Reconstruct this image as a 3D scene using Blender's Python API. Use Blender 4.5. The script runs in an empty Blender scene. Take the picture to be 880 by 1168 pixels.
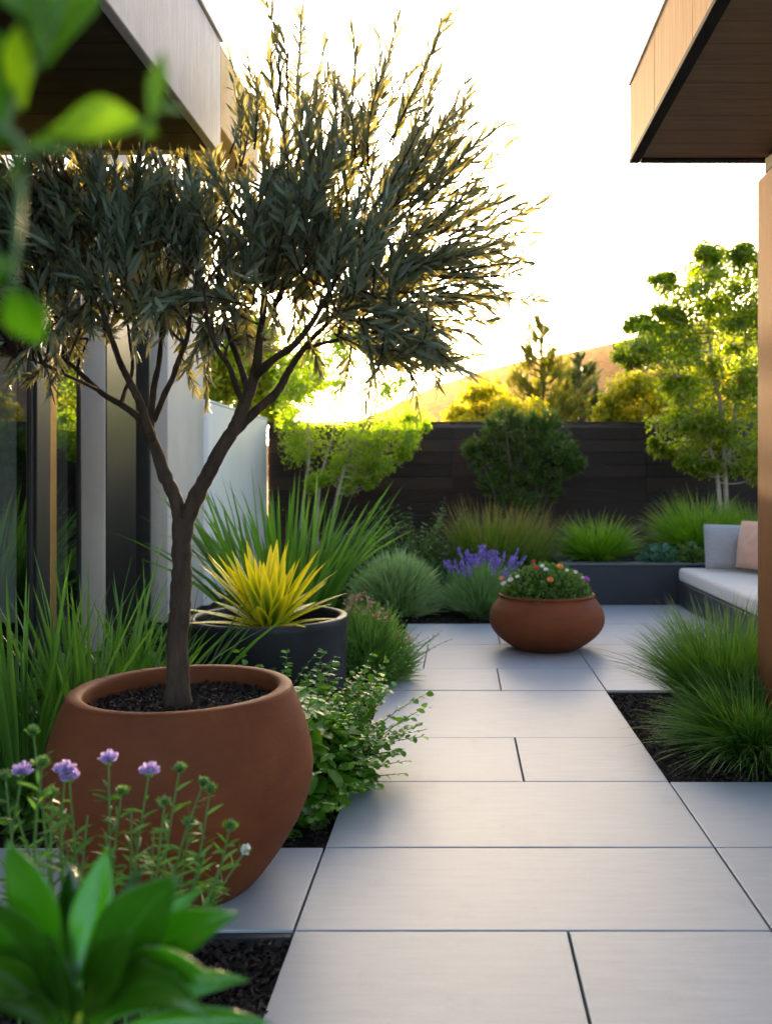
import bpy, math, random
import numpy as np
from mathutils import noise, Vector

rng = np.random.default_rng(11)
random.seed(11)
sc = bpy.context.scene
COL = sc.collection
R = math.radians
CAM_H = 1.25
VPX, VPY, F = 525.0, 547.0, 1000.0

def at(px, py, Y):
    return np.array([(px - VPX) / F * Y, Y, CAM_H + (VPY - py) / F * Y])

def nrm(v):
    v = np.asarray(v, float)
    return v / (np.linalg.norm(v, axis=-1, keepdims=True) + 1e-12)

# ------------------------------------------------------------------ mesh builder
class MB:
    def __init__(s):
        s.v = []; s.q = []; s.t = []; s.a = []; s.n = 0; s.sq = []; s.st = []
    def add(s, v, q=None, t=None, var=None, tt=None, uu=None, smooth=True):
        v = np.asarray(v, float).reshape(-1, 3); n = len(v)
        a = np.zeros((n, 3))
        for i, x in enumerate((var, tt, uu)):
            if x is not None: a[:, i] = x
        s.v.append(v); s.a.append(a)
        if q is not None and len(q):
            q = np.asarray(q, int).reshape(-1, 4); s.q.append(q + s.n); s.sq.append(np.full(len(q), smooth))
        if t is not None and len(t):
            t = np.asarray(t, int).reshape(-1, 3); s.t.append(t + s.n); s.st.append(np.full(len(t), smooth))
        s.n += n
    def build(s, name, mat, parent=None, origin=None):
        v = np.concatenate(s.v); a = np.concatenate(s.a)
        q = np.concatenate(s.q) if s.q else np.zeros((0, 4), int)
        t = np.concatenate(s.t) if s.t else np.zeros((0, 3), int)
        sm = np.concatenate(s.sq + s.st) if (s.sq or s.st) else np.zeros(0, bool)
        o0 = np.zeros(3)
        if parent is not None: o0 = BASE[parent.name]
        elif origin is not None: o0 = np.asarray(origin, float)
        me = bpy.data.meshes.new(name)
        me.vertices.add(len(v)); me.vertices.foreach_set('co', (v - o0).astype(np.float32).ravel())
        loops = np.concatenate([q.ravel(), t.ravel()])
        me.loops.add(len(loops)); me.loops.foreach_set('vertex_index', loops.astype(np.int32))
        tot = np.concatenate([np.full(len(q), 4), np.full(len(t), 3)])
        start = np.concatenate([[0], np.cumsum(tot)[:-1]]) if len(tot) else np.zeros(0)
        me.polygons.add(len(tot)); me.polygons.foreach_set('loop_start', start.astype(np.int32))
        me.polygons.foreach_set('use_smooth', sm)
        for i, nm in enumerate(('var', 't', 'u')):
            at_ = me.attributes.new(nm, 'FLOAT', 'POINT'); at_.data.foreach_set('value', a[:, i].astype(np.float32))
        me.update(calc_edges=True); me.validate()
        o = bpy.data.objects.new(name, me); COL.objects.link(o)
        if mat is not None: me.materials.append(mat)
        BASE[o.name] = o0
        if parent is not None: o.parent = parent
        elif origin is not None: o.location = o0
        return o

BASE = {}
def tag(o, label=None, cat=None, group=None, kind=None):
    if label: o['label'] = label
    if cat: o['category'] = cat
    if group: o['group'] = group
    if kind: o['kind'] = kind
    return o
def thing(name, label, cat, loc, group=None):
    o = bpy.data.objects.new(name, None); COL.objects.link(o)
    o.location = loc; BASE[o.name] = np.asarray(loc, float); o.empty_display_size = .1
    return tag(o, label, cat, group)

def box(mb, x0, x1, y0, y1, z0, z1):
    v = [(x, y, z) for z in (z0, z1) for y in (y0, y1) for x in (x0, x1)]
    q = [(0, 2, 3, 1), (4, 5, 7, 6), (0, 1, 5, 4), (2, 6, 7, 3), (0, 4, 6, 2), (1, 3, 7, 5)]
    mb.add(v, q, smooth=False, var=random.random())
def bevel(o, w=.006, seg=2):
    m = o.modifiers.new('bevel', 'BEVEL'); m.width = w; m.segments = seg; m.limit_method = 'ANGLE'; m.angle_limit = R(40)
    m.harden_normals = False
    return o
def lathe(mb, c, prof, n=72, wob=0.0):
    c = np.asarray(c, float); k = len(prof)
    th = np.linspace(0, 2 * math.pi, n, endpoint=False)
    v = np.zeros((k, n, 3))
    for i, (r, z) in enumerate(prof):
        rr = r * (1 + wob * np.sin(th * 2 + z * 3 + i * .02) + wob * .6 * np.sin(th * 3 + 1.3))
        v[i, :, 0] = c[0] + rr * np.cos(th); v[i, :, 1] = c[1] + rr * np.sin(th); v[i, :, 2] = c[2] + z
    q = []
    for i in range(k - 1):
        for j in range(n):
            q.append((i * n + j, i * n + (j + 1) % n, (i + 1) * n + (j + 1) % n, (i + 1) * n + j))
    mb.add(v, q)
def smooth_path(pts, rad, sub=6):
    pts = np.asarray(pts, float); rad = np.asarray(rad, float)
    if len(pts) < 3:
        t = np.linspace(0, 1, sub + 1)[:, None]
        return pts[0] * (1 - t) + pts[-1] * t, rad[0] * (1 - t[:, 0]) + rad[-1] * t[:, 0]
    P = np.vstack([2 * pts[0] - pts[1], pts, 2 * pts[-1] - pts[-2]])
    out = []; ro = []
    for i in range(1, len(P) - 2):
        for k in range(sub):
            t = k / sub
            out.append(.5 * ((2 * P[i]) + (-P[i - 1] + P[i + 1]) * t + (2 * P[i - 1] - 5 * P[i] + 4 * P[i + 1] - P[i + 2]) * t * t + (-P[i - 1] + 3 * P[i] - 3 * P[i + 1] + P[i + 2]) * t ** 3))
            ro.append(rad[i - 1] * (1 - t) + rad[i] * t)
    out.append(pts[-1]); ro.append(rad[-1])
    return np.array(out), np.array(ro)
def tube(mb, pts, rad, n=6, var=0.5):
    pts = np.asarray(pts, float); k = len(pts)
    rad = np.broadcast_to(np.asarray(rad, float), (k,))
    T = nrm(np.gradient(pts, axis=0))
    ref = np.array([0.31, .87, .2]) if abs(T[0, 2]) > .7 else np.array([0, 0, 1.0])
    A = nrm(np.cross(T, ref)); B = np.cross(T, A)
    th = np.linspace(0, 2 * math.pi, n, endpoint=False)
    v = pts[:, None] + rad[:, None, None] * (A[:, None] * np.cos(th)[None, :, None] + B[:, None] * np.sin(th)[None, :, None])
    i = np.arange(k - 1)[:, None] * n; j = np.arange(n)[None]; j2 = (j + 1) % n
    q = np.stack([i + j, i + j2, i + n + j2, i + n + j], -1).reshape(-1, 4)
    mb.add(v, q, var=var, tt=np.repeat(np.linspace(0, 1, k), n))

LANCE = [(0, .12), (.18, .72), (.45, 1), (.75, .7), (1, .03)]
OVAL = [(0, .1), (.2, .75), (.5, 1), (.8, .75), (1, .05)]
BLADE = [(0, .75), (.25, 1), (.5, .92), (.75, .66), (.9, .36), (1, .03)]
NEEDLE = [(0, .8), (.5, 1), (1, .08)]
CARD = [(0, .25), (.5, 1), (1, .1)]
BROAD = [(0, .16), (.1, .3), (.25, .66), (.42, .95), (.55, 1), (.72, .80), (.87, .42), (1, .01)]
OLDBROAD = [(0, .22), (.1, .4), (.25, .78), (.42, 1), (.6, .97), (.76, .74), (.9, .38), (1, .02)]
def blades(mb, P, D, W, L, w, bend=None, prof=BLADE, fold=0.0, var=None):
    """many leaves or grass blades: start, direction, width direction, length, width, quadratic bend"""
    P = np.atleast_2d(np.asarray(P, float)); N = len(P)
    D = nrm(np.broadcast_to(np.asarray(D, float), (N, 3))); W = np.broadcast_to(np.asarray(W, float), (N, 3))
    W = nrm(W - D * np.sum(W * D, -1, keepdims=True)); Nn = np.cross(W, D)
    L = np.broadcast_to(np.asarray(L, float), (N,)); w = np.broadcast_to(np.asarray(w, float), (N,))
    if bend is None: bend = np.zeros((N, 3))
    bend = np.broadcast_to(np.asarray(bend, float), (N, 3))
    if var is None: var = rng.random(N)
    K = len(prof); C = 3 if fold else 2
    t = np.array([p[0] for p in prof]); wf = np.array([p[1] for p in prof])
    mid = P[:, None] + D[:, None] * (L[:, None] * t)[..., None] + bend[:, None] * (L[:, None] * t ** 2)[..., None]
    off = (w[:, None] * wf / 2)[..., None]
    if C == 2:
        V = np.stack([mid - W[:, None] * off, mid + W[:, None] * off], 2); u = [1, 1]
    else:
        f = Nn[:, None] * off * fold
        V = np.stack([mid - W[:, None] * off + f, mid, mid + W[:, None] * off + f], 2); u = [1, 0, 1]
    base = np.arange(N)[:, None, None] * (K * C) + np.arange(K - 1)[None, :, None] * C + np.arange(C - 1)[None, None]
    q = np.stack([base, base + 1, base + C + 1, base + C], -1).reshape(-1, 4)
    mb.add(V, q, var=np.repeat(var, K * C), tt=np.tile(np.repeat(t, C), N), uu=np.tile(np.array(u, float), N * K))

def rdir(n):
    v = rng.normal(size=(n, 3)); return nrm(v)
def perp(D):
    return nrm(np.cross(D, rdir(len(D))))

def grass(mb, c, N, L, base_r, lean=(.1, 1.0), bend=.5, w=.005, lvar=.3, sway=None):
    c = np.asarray(c, float)
    ph = rng.random(N) * 2 * math.pi; rr = base_r * np.sqrt(rng.random(N))
    P = c + np.stack([rr * np.cos(ph), rr * np.sin(ph), np.zeros(N)], 1)
    ph2 = ph + rng.normal(size=N) * .5
    th = lean[0] + (lean[1] - lean[0]) * rng.random(N) ** .8
    D = np.stack([np.sin(th) * np.cos(ph2), np.sin(th) * np.sin(ph2), np.cos(th)], 1)
    h = np.stack([np.cos(ph2), np.sin(ph2), np.zeros(N)], 1)
    b = bend * (.5 + rng.random(N))[:, None]
    B = h * b * .6 - np.array([0, 0, 1]) * b * (.35 + .65 * (th / max(lean[1], .01)))[:, None] * .8
    W = np.stack([-np.sin(ph2), np.cos(ph2), np.zeros(N)], 1) + rng.normal(size=(N, 3)) * .5
    blades(mb, P, D, W, L * (1 - lvar + 2 * lvar * rng.random(N)) * (1 - .15 * th), w * (.7 + .6 * rng.random(N)), B, BLADE)

# ------------------------------------------------------------------ materials
class NT:
    def __init__(s, name):
        s.m = bpy.data.materials.new(name); s.m.use_nodes = True
        s.n = s.m.node_tree.nodes; s.l = s.m.node_tree.links; s.n.clear()
        s.out = s.n.new('ShaderNodeOutputMaterial')
    def new(s, t, **k):
        n = s.n.new(t)
        for a, b in k.items(): setattr(n, a, b)
        return n
    def link(s, a, b): s.l.new(a, b)
    def mix(s, fac, a, b, blend='MIX'):
        n = s.new('ShaderNodeMix', data_type='RGBA', blend_type=blend)
        for sock, v in ((n.inputs[0], fac), (n.inputs[6], a), (n.inputs[7], b)):
            if isinstance(v, bpy.types.NodeSocket): s.link(v, sock)
            elif isinstance(v, (tuple, list)): sock.default_value = (*v, 1)
            else: sock.default_value = v
        return n.outputs[2]
    def attr(s, nm):
        return s.new('ShaderNodeAttribute', attribute_name=nm).outputs['Fac']
    def rng(s, v, a, b, c=0.0, d=1.0):
        n = s.new('ShaderNodeMapRange'); s.link(v, n.inputs[0])
        n.inputs[1].default_value = a; n.inputs[2].default_value = b; n.inputs[3].default_value = c; n.inputs[4].default_value = d
        return n.outputs[0]
    def noise(s, scale=5, detail=4, rough=.55, stretch=(1, 1, 1), rot=(0, 0, 0)):
        tc = s.new('ShaderNodeNewGeometry'); mp = s.new('ShaderNodeMapping')
        mp.inputs['Scale'].default_value = stretch; mp.inputs['Rotation'].default_value = rot
        s.link(tc.outputs['Position'], mp.inputs['Vector'])
        n = s.new('ShaderNodeTexNoise'); n.inputs['Scale'].default_value = scale; n.inputs['Detail'].default_value = detail
        n.inputs['Roughness'].default_value = rough
        s.link(mp.outputs[0], n.inputs['Vector'])
        return n.outputs['Fac']
    def bump(s, h, strength=.2, dist=.01, prev=None):
        b = s.new('ShaderNodeBump'); b.inputs['Strength'].default_value = strength; b.inputs['Distance'].default_value = dist
        s.link(h, b.inputs['Height'])
        if prev is not None: s.link(prev, b.inputs['Normal'])
        return b.outputs[0]
    def princ(s, color, rough=.6, normal=None, spec=.5, metallic=0.0, coat=0):
        p = s.new('ShaderNodeBsdfPrincipled')
        for k, v in (('Base Color', color), ('Roughness', rough)):
            if isinstance(v, bpy.types.NodeSocket): s.link(v, p.inputs[k])
            else: p.inputs[k].default_value = (*v, 1) if isinstance(v, (tuple, list)) else v
        p.inputs['Specular IOR Level'].default_value = spec; p.inputs['Metallic'].default_value = metallic
        if normal is not None: s.link(normal, p.inputs['Normal'])
        return p
    def done(s, sh):
        s.link(sh, s.out.inputs['Surface']); return s.m

def leafmat(name, dark, light, tw=.35, trans=(1.6, 1.5, .6), rough=.42, tip=None, tip0=.6, edge=None, spec=.4, base=None, rib=None):
    n = NT(name)
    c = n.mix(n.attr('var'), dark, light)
    if base is not None: c = n.mix(n.rng(n.attr('t'), .0, .35, 1, 0), c, base)
    if edge is not None: c = n.mix(n.rng(n.attr('u'), .25, .8), c, edge)
    if tip is not None: c = n.mix(n.rng(n.attr('t'), tip0, 1), c, tip)
    nb = None
    if rib is not None:
        c = n.mix(n.rng(n.attr('u'), .0, .1, .8, 0), c, rib)
        c = n.mix(n.rng(n.noise(14, 5, .6), .45, .7, 0, .45), c, rib)
        nb = n.bump(n.noise(60, 3, .5), .25, .004)
    p = n.princ(c, rough, nb, spec)
    tr = n.new('ShaderNodeBsdfTranslucent')
    n.link(n.mix(1.0, c, trans, 'MULTIPLY'), tr.inputs['Color'])
    mx = n.new('ShaderNodeMixShader'); mx.inputs[0].default_value = tw
    n.link(p.outputs[0], mx.inputs[1]); n.link(tr.outputs[0], mx.inputs[2])
    return n.done(mx.outputs[0])

def solid(name, c1, c2, scale=8, stretch=(1, 1, 1), rough=.6, bs=.15, bscale=60, bstretch=(1, 1, 1), spec=.5, dist=.01, r2=None, metallic=0):
    n = NT(name)
    f = n.rng(n.noise(scale, 5, .6, stretch), .3, .7)
    c = n.mix(f, c1, c2)
    nb = n.bump(n.noise(bscale, 4, .6, bstretch), bs, dist)
    rr = rough if r2 is None else n.rng(f, 0, 1, rough, r2)
    return n.done(n.princ(c, rr, nb, spec, metallic).outputs[0])

# paving: honed pale grey porcelain with faint brushed streaks, each slab a little different
n = NT('pale_paving')
geo = n.new('ShaderNodeNewGeometry')
fine = n.noise(14, 7, .7, (.35, 2.6, 1))
big = n.noise(1.3, 4, .6)
c = n.mix(n.rng(fine, .3, .7), (.285, .292, .312), (.355, .364, .385))
c = n.mix(n.rng(big, .3, .75, 0, .5), c, (.25, .258, .275))
c = n.mix(n.rng(n.attr('var'), 0, 1, 0, .6), c, (.345, .345, .355))
spk = n.noise(220, 2, .5)
c = n.mix(n.rng(spk, .6, .75, 0, .25), c, (.16, .16, .165))
stain = n.noise(3.1, 8, .7, (1, .6, 1))
c = n.mix(n.rng(stain, .55, .75, 0, .4), c, (.20, .20, .205))
b1 = n.bump(n.noise(150, 4, .65, (.4, 1.2, 1)), .14, .003)
M_PAVE = n.done(n.princ(c, n.rng(n.noise(160, 3, .6), .3, .7, .44, .56), b1, .45).outputs[0])

# plaster / concrete panels
M_PLASTER = solid('grey_render', (.56, .485, .41), (.64, .56, .475), 3, (1, 1, .6), .8, .3, 130, spec=.25, dist=.004)
M_WHITE = solid('white_render', (.84, .79, .73), (.88, .84, .79), 2.2, (1, 1, .5), .85, .3, 120, spec=.2, dist=.004)
M_FASCIA_GREY = solid('ribbed_grey_panel', (.52, .475, .46), (.64, .59, .57), 10, (6, 6, .5), .6, .45, 40, (4, 4, .15), .3, .006)
M_FASCIA_WOOD = solid('pale_oak_panel', (.27, .135, .050), (.38, .20, .08), 7, (6, 6, .35), .8, .3, 30, (5, 5, .2), .12, .004)
M_GOLD = solid('golden_oak_board', (.66, .42, .16), (.80, .54, .24), 7, (5, 5, .35), .7, .25, 30, (5, 5, .2), .4, .004)
M_SOFFIT_W = solid('brown_timber_soffit', (.20, .105, .05), (.32, .18, .09), 5, (.5, 6, 1), .5, .25, 28, (.3, 6, 1), .4, .004)
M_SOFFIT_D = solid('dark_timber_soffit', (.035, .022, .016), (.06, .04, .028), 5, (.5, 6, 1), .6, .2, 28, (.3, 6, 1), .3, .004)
M_TRIM = solid('dark_metal_trim', (.03, .026, .024), (.045, .04, .036), 6, rough=.85, bs=.05, spec=.08)
M_COPING = solid('pale_metal_coping', (.45, .43, .42), (.52, .5, .48), 6, rough=.45, bs=.05)
M_BLACK = solid('black_frame', (.012, .012, .012), (.02, .019, .018), 8, rough=.4, bs=.05)
M_BRONZE = solid('bronze_frame', (.42, .22, .07), (.5, .28, .1), 8, rough=.35, bs=.05, metallic=.6)
M_PILLAR = solid('rust_brown_panel', (.15, .06, .020), (.225, .092, .033), 4, (1, 1, .5), .85, .35, 90, spec=.1, dist=.004, r2=.9)
M_ROOF = solid('grey_roof_slab', (.30, .28, .27), (.36, .34, .33), 4, rough=.7, bs=.1)
M_ROOM = solid('dark_interior', (.03, .028, .026), (.045, .04, .036), 4, rough=.8, bs=.1)
M_CHAR = solid('charcoal_render', (.016, .018, .023), (.024, .027, .033), 4, (1, 1, .5), .62, .35, 120, spec=.4, dist=.004)
M_CHARCAP = solid('charcoal_coping', (.07, .073, .08), (.095, .10, .108), 6, rough=.5, bs=.15, bscale=90)
M_BENCH = solid('dark_grey_bench', (.034, .034, .036), (.048, .047, .049), 9, (.4, .4, 3), .55, .2, 60, (.3, .3, 3), .4)
def clay(name, a, b, bloom, foot):
    n = NT(name)
    f = n.rng(n.noise(5, 6, .6, (1, 1, 1.6)), .3, .7)
    c = n.mix(f, a, b)
    c = n.mix(n.rng(n.noise(3.2, 7, .68), .56, .74, 0, .35), c, bloom)
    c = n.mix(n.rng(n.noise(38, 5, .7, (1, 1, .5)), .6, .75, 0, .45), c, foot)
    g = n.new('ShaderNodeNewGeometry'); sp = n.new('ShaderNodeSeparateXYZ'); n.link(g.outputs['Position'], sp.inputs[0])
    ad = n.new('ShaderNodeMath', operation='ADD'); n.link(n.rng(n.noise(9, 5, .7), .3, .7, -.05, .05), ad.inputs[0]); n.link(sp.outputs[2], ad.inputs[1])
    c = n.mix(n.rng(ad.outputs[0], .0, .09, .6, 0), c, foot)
    nb = n.bump(n.noise(55, 4, .6, (1, 1, 2.6)), .22, .006)
    nb = n.bump(n.noise(4, 3, .5, (.3, .3, 6)), .25, .012, nb)
    return n.done(n.princ(c, n.rng(f, 0, 1, .6, .75), nb, .18).outputs[0])
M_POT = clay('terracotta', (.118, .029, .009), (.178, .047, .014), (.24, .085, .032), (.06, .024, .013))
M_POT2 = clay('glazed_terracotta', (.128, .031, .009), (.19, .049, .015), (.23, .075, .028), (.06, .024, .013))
M_PLANTER = solid('black_planter', (.010, .010, .013), (.017, .017, .020), 7, rough=.42, bs=.15, bscale=80, spec=.25)
M_SOIL = solid('dark_soil', (.010, .0075, .006), (.032, .023, .017), 26, rough=.95, bs=1.0, bscale=70, spec=.1, dist=.02)
n = NT('bark_chips')
c = n.mix(n.attr('var'), (.012, .009, .008), (.055, .038, .028))
M_CHIP = n.done(n.princ(c, .9, n.bump(n.noise(90, 3), .4, .01), .2).outputs[0])
M_GROUND = solid('meadow', (.035, .05, .014), (.07, .075, .025), .3, rough=.95, bs=.6, bscale=6, spec=.1)
# fence: stained boards
n = NT('dark_stained_boards')
grain = n.noise(6, 5, .6, (.5, 1, 9))
c = n.mix(n.rng(grain, .3, .7), (.012, .0065, .0055), (.026, .015, .0125))
c = n.mix(n.rng(n.attr('var'), 0, 1, 0, .9), c, (.042, .025, .019))
M_FENCE = n.done(n.princ(c, .62, n.bump(n.noise(30, 4, .6, (.2, 1, 8)), .3, .006), .2).outputs[0])
# bark
def bark(name, a, b, scale=24, st=(1, 1, .25), bs=.9):
    n = NT(name); f = n.noise(scale, 6, .65, st)
    return n.done(n.princ(n.mix(n.rng(f, .3, .7), a, b), .85, n.bump(n.noise(scale * 2.2, 5, .65, st), bs, .012), .25).outputs[0])
M_OLIVE_BARK = bark('olive_bark', (.026, .014, .009), (.085, .050, .032), 26, (1, 1, .3))
M_PALE_BARK = bark('pale_bark', (.22, .17, .12), (.42, .36, .29), 18, (1, 1, .6), .4)
M_DARK_BARK = bark('conifer_bark', (.06, .038, .025), (.12, .08, .055))
M_STALK = leafmat('green_stalk', (.07, .15, .03), (.12, .22, .045), .15)
# glass: one reflective pane, dark behind
n = NT('window_glass')
g = n.new('ShaderNodeBsdfGlossy'); g.inputs['Color'].default_value = (.80, .83, .84, 1); g.inputs['Roughness'].default_value = .012
tp = n.new('ShaderNodeBsdfTransparent'); tp.inputs['Color'].default_value = (.25, .28, .28, 1)
fr = n.new('ShaderNodeFresnel'); fr.inputs['IOR'].default_value = 4.5
mx = n.new('ShaderNodeMixShader'); n.link(fr.outputs[0], mx.inputs[0]); n.link(tp.outputs[0], mx.inputs[1]); n.link(g.outputs[0], mx.inputs[2])
M_GLASS = n.done(mx.outputs[0])
# fabrics
def fabric(name, a, b):
    n = NT(name); f = n.noise(60, 4, .6)
    wv = n.noise(420, 2, .5)
    p = n.princ(n.mix(n.rng(f, .3, .7), a, b), .9, n.bump(wv, .35, .003), .15)
    p.inputs['Sheen Weight'].default_value = .25
    return n.done(p.outputs[0])
M_CUSH = fabric('cream_fabric', (.56, .495, .44), (.63, .56, .50))
M_GREYF = fabric('grey_fabric', (.26, .25, .25), (.33, .32, .32))
M_PEACH = fabric('peach_fabric', (.60, .34, .23), (.68, .40, .28))
# hill: dry slopes with scrub
n = NT('dry_hillside')
f1 = n.noise(.012, 8, .62); f2 = n.noise(.09, 6, .7)
c = n.mix(n.rng(f1, .35, .65), (.11, .075, .055), (.17, .115, .085))
c = n.mix(n.rng(f2, .48, .58, 0, .9), c, (.032, .036, .02))
M_HILL = n.done(n.princ(c, .95, n.bump(f2, .6, 4), .1).outputs[0])

# foliage colours
M_OLIVE = leafmat('olive_leaf', (.060, .095, .058), (.23, .285, .20), .28, (2.3, 1.45, .4), .34, spec=.7)
M_MAPLE = leafmat('maple_leaf', (.10, .16, .008), (.21, .28, .016), .55, (2.0, 1.9, .3))
M_GOLDLEAF = leafmat('golden_leaf', (.24, .25, .012), (.36, .34, .02), .6, (2.0, 1.8, .3))
M_BIRCH = leafmat('feathery_leaf', (.17, .28, .016), (.29, .39, .035), .6, (1.9, 1.9, .35))
M_BACKTREE = leafmat('back_tree_leaf', (.12, .20, .012), (.20, .28, .02), .55, (1.9, 1.8, .4))
M_PINE = leafmat('pine_needle', (.12, .15, .015), (.24, .25, .03), .5, (1.5, 1.3, .4))
M_PINE2 = leafmat('spruce_needle', (.05, .08, .024), (.10, .13, .04), .35, (1.4, 1.3, .5))
M_DWARF = leafmat('dwarf_pine_needle', (.035, .075, .012), (.075, .14, .02), .35, (1.4, 1.4, .4))
M_IRIS = leafmat('iris_leaf', (.05, .13, .018), (.11, .22, .035), .35, (1.3, 1.5, .5), .36)
M_IRIS2 = leafmat('flax_leaf', (.075, .18, .024), (.16, .30, .055), .4, (1.3, 1.5, .5), .36)
M_GRASS = leafmat('fountain_grass', (.042, .115, .012), (.095, .20, .026), .35, (1.3, 1.4, .5), .42, tip=(.15, .22, .05), tip0=.7)
M_BGRASS = leafmat('bright_grass', (.11, .26, .012), (.20, .38, .025), .45, (1.3, 1.4, .4), .45, tip=(.22, .24, .06), tip0=.7)
M_TGRASS = leafmat('tawny_grass', (.07, .16, .018), (.14, .25, .03), .38, (1.3, 1.3, .4), .5, tip=(.28, .17, .06), tip0=.72)
M_SAGE = leafmat('sage_leaf', (.19, .30, .11), (.36, .48, .22), .3, (1.2, 1.3, .6), .6)
M_LAV = leafmat('lavender_leaf', (.13, .25, .075), (.25, .39, .15), .3, (1.2, 1.3, .6), .6)
M_SHRUB = leafmat('shrub_leaf', (.05, .12, .014), (.10, .20, .025), .4, (1.3, 1.4, .4))
M_HERB = leafmat('herb_leaf', (.05, .11, .018), (.11, .19, .04), .35, (1.3, 1.4, .4))
M_PEREN = leafmat('perennial_leaf', (.08, .17, .03), (.18, .31, .08), .38, (1.3, 1.4, .4))
M_FERN = leafmat('ground_leaf', (.05, .16, .010), (.15, .30, .025), .38, (1.4, 1.5, .4), .4)
M_BLUE = leafmat('glaucous_leaf', (.045, .13, .075), (.085, .19, .11), .25, (1.2, 1.3, .8))
M_LIME = leafmat('yellow_edged_leaf', (.10, .24, .012), (.17, .32, .02), .35, (1.3, 1.2, .4), .36, edge=(.86, .72, .03), tip=(.88, .72, .03), tip0=.4, base=(.06, .18, .012))
M_FORE = leafmat('glossy_leaf', (.008, .05, .003), (.11, .33, .010), .4, (1.5, 1.6, .3), .16, spec=.7, rib=(.075, .21, .03))
M_TWIGLEAF = leafmat('branch_leaf', (.06, .20, .006), (.36, .54, .010), .6, (1.9, 1.6, .15), .4, rib=(.16, .32, .02))
M_BED = leafmat('bed_leaf', (.03, .08, .012), (.065, .13, .02), .3, (1.3, 1.4, .4))
M_SCAB = leafmat('scabious_leaf', (.06, .15, .02), (.12, .25, .04), .35, (1.3, 1.4, .4))
def petal(name, a, b): return leafmat(name, a, b, .3, (1, 1, 1), .6)
M_LILAC = petal('lilac_petal', (.46, .32, .64), (.68, .52, .82))
M_BUD = petal('green_bud', (.12, .24, .06), (.24, .36, .12))
M_PURPLE = petal('purple_petal', (.20, .10, .48), (.38, .24, .72))
M_ORANGE = petal('orange_petal', (.75, .22, .03), (.85, .36, .10))
M_RED = petal('red_petal', (.55, .02, .03), (.7, .06, .06))
M_WHITEP = petal('white_petal', (.70, .70, .62), (.8, .8, .74))
M_MAGENTA = petal('magenta_petal', (.40, .06, .36), (.52, .12, .48))
M_PINKBR = petal('dusty_pink_petal', (.42, .22, .14), (.55, .32, .20))

# ------------------------------------------------------------------ ground, paving, beds
mb = MB(); box(mb, -1500, 1500, -40, 2300, -.35, -.09)
tag(mb.build('ground', M_GROUND), kind='structure')

mb = MB()
box(mb, -6, 6, -3, 11.45, -.088, -.055)
tag(mb.build('paving_bed', M_SOIL), kind='structure')

g = .0035
XS0, XS1 = -.462, .862
rows = [-1.0, .2, 1.35, 2.43, 2.98, 3.63, 4.25, 5.2, 5.8, 6.65, 7.6]
splits = {1: [.35], 2: [.297], 4: [], 5: [.262], 6: [], 7: [.24], 8: [-.246], 9: [.3]}
slabs = []
for i in range(len(rows) - 1):
    xs = [XS0] + splits.get(i, []) + [XS1]
    for a, b in zip(xs[:-1], xs[1:]): slabs.append((a, b, rows[i], rows[i + 1]))
for i in range(0, 5): slabs.append((XS1, 2.2, rows[i], rows[i + 1]))
for i in range(0, 5): slabs.append((2.2, 3.6, rows[i], rows[i + 1]))
slabs += [(XS1, 2.17, 5.2, 5.8), (XS1, 2.17, 5.8, 6.65), (XS1, 2.17, 6.65, 7.6), (.62, 2.17, 7.6, 8.74)]
slabs += [(2.17, 3.6, 5.2, 5.8), (2.17, 3.6, 5.8, 6.65), (2.17, 3.6, 6.65, 7.6), (2.17, 3.6, 7.6, 8.74)]
slabs += [(-1.36, XS0, 2.43, 2.98), (-2.3, -1.36, 2.43, 2.98)]
mb = MB()
for a, b, c, d in slabs:
    z = rng.normal() * .0007
    box(mb, a + g, b - g, c + g, d - g, -.05, z)
o = bevel(mb.build('patio_paving', M_PAVE), .0025, 2); tag(o, kind='structure')

mb = MB(); box(mb, -2.3, XS0 - .004, 2.402, 2.431, -.09, -.006); box(mb, XS1 + .005, 3.6, 5.174, 5.202, -.09, -.006)
tag(bevel(mb.build('kerb_strip', M_CHAR), .003, 1), kind='structure')
def soil(name, x0, x1, y0, y1, z, amp=.018, step=.035):
    nx = max(2, int((x1 - x0) / step)); ny = max(2, int((y1 - y0) / step))
    X, Y = np.meshgrid(np.linspace(x0, x1, nx), np.linspace(y0, y1, ny))
    Z = np.array([[noise.fractal(Vector((x * 6, y * 6, 1.7)), 1.0, 2.0, 4) for x in r] for r in np.stack([X, Y], -1)[..., 0]]) if False else np.zeros_like(X)
    for j in range(ny):
        for i in range(nx):
            Z[j, i] = noise.noise(Vector((X[j, i] * 7, Y[j, i] * 7, 1.7))) * amp * .6 + noise.noise(Vector((X[j, i] * 23, Y[j, i] * 23, 5))) * amp * .4
    V = np.stack([X, Y, Z + z], -1)
    ii = np.arange(ny - 1)[:, None] * nx + np.arange(nx - 1)[None]
    q = np.stack([ii, ii + 1, ii + nx + 1, ii + nx], -1).reshape(-1, 4)
    m = MB(); m.add(V, q)
    return tag(m.build(name, M_SOIL), kind='structure')
soil('soil_bed', -2.595, XS0 - .002, .3, 2.40, -.026)
soil('soil_bed', -2.595, XS0 - .002, 2.984, 7.6, -.032)
soil('soil_bed', XS1 + .004, 3.6, 3.634, 5.172, -.035)
soil('soil_bed', -3.3, .617, 7.604, 11.55, -.02, step=.06)

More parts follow.
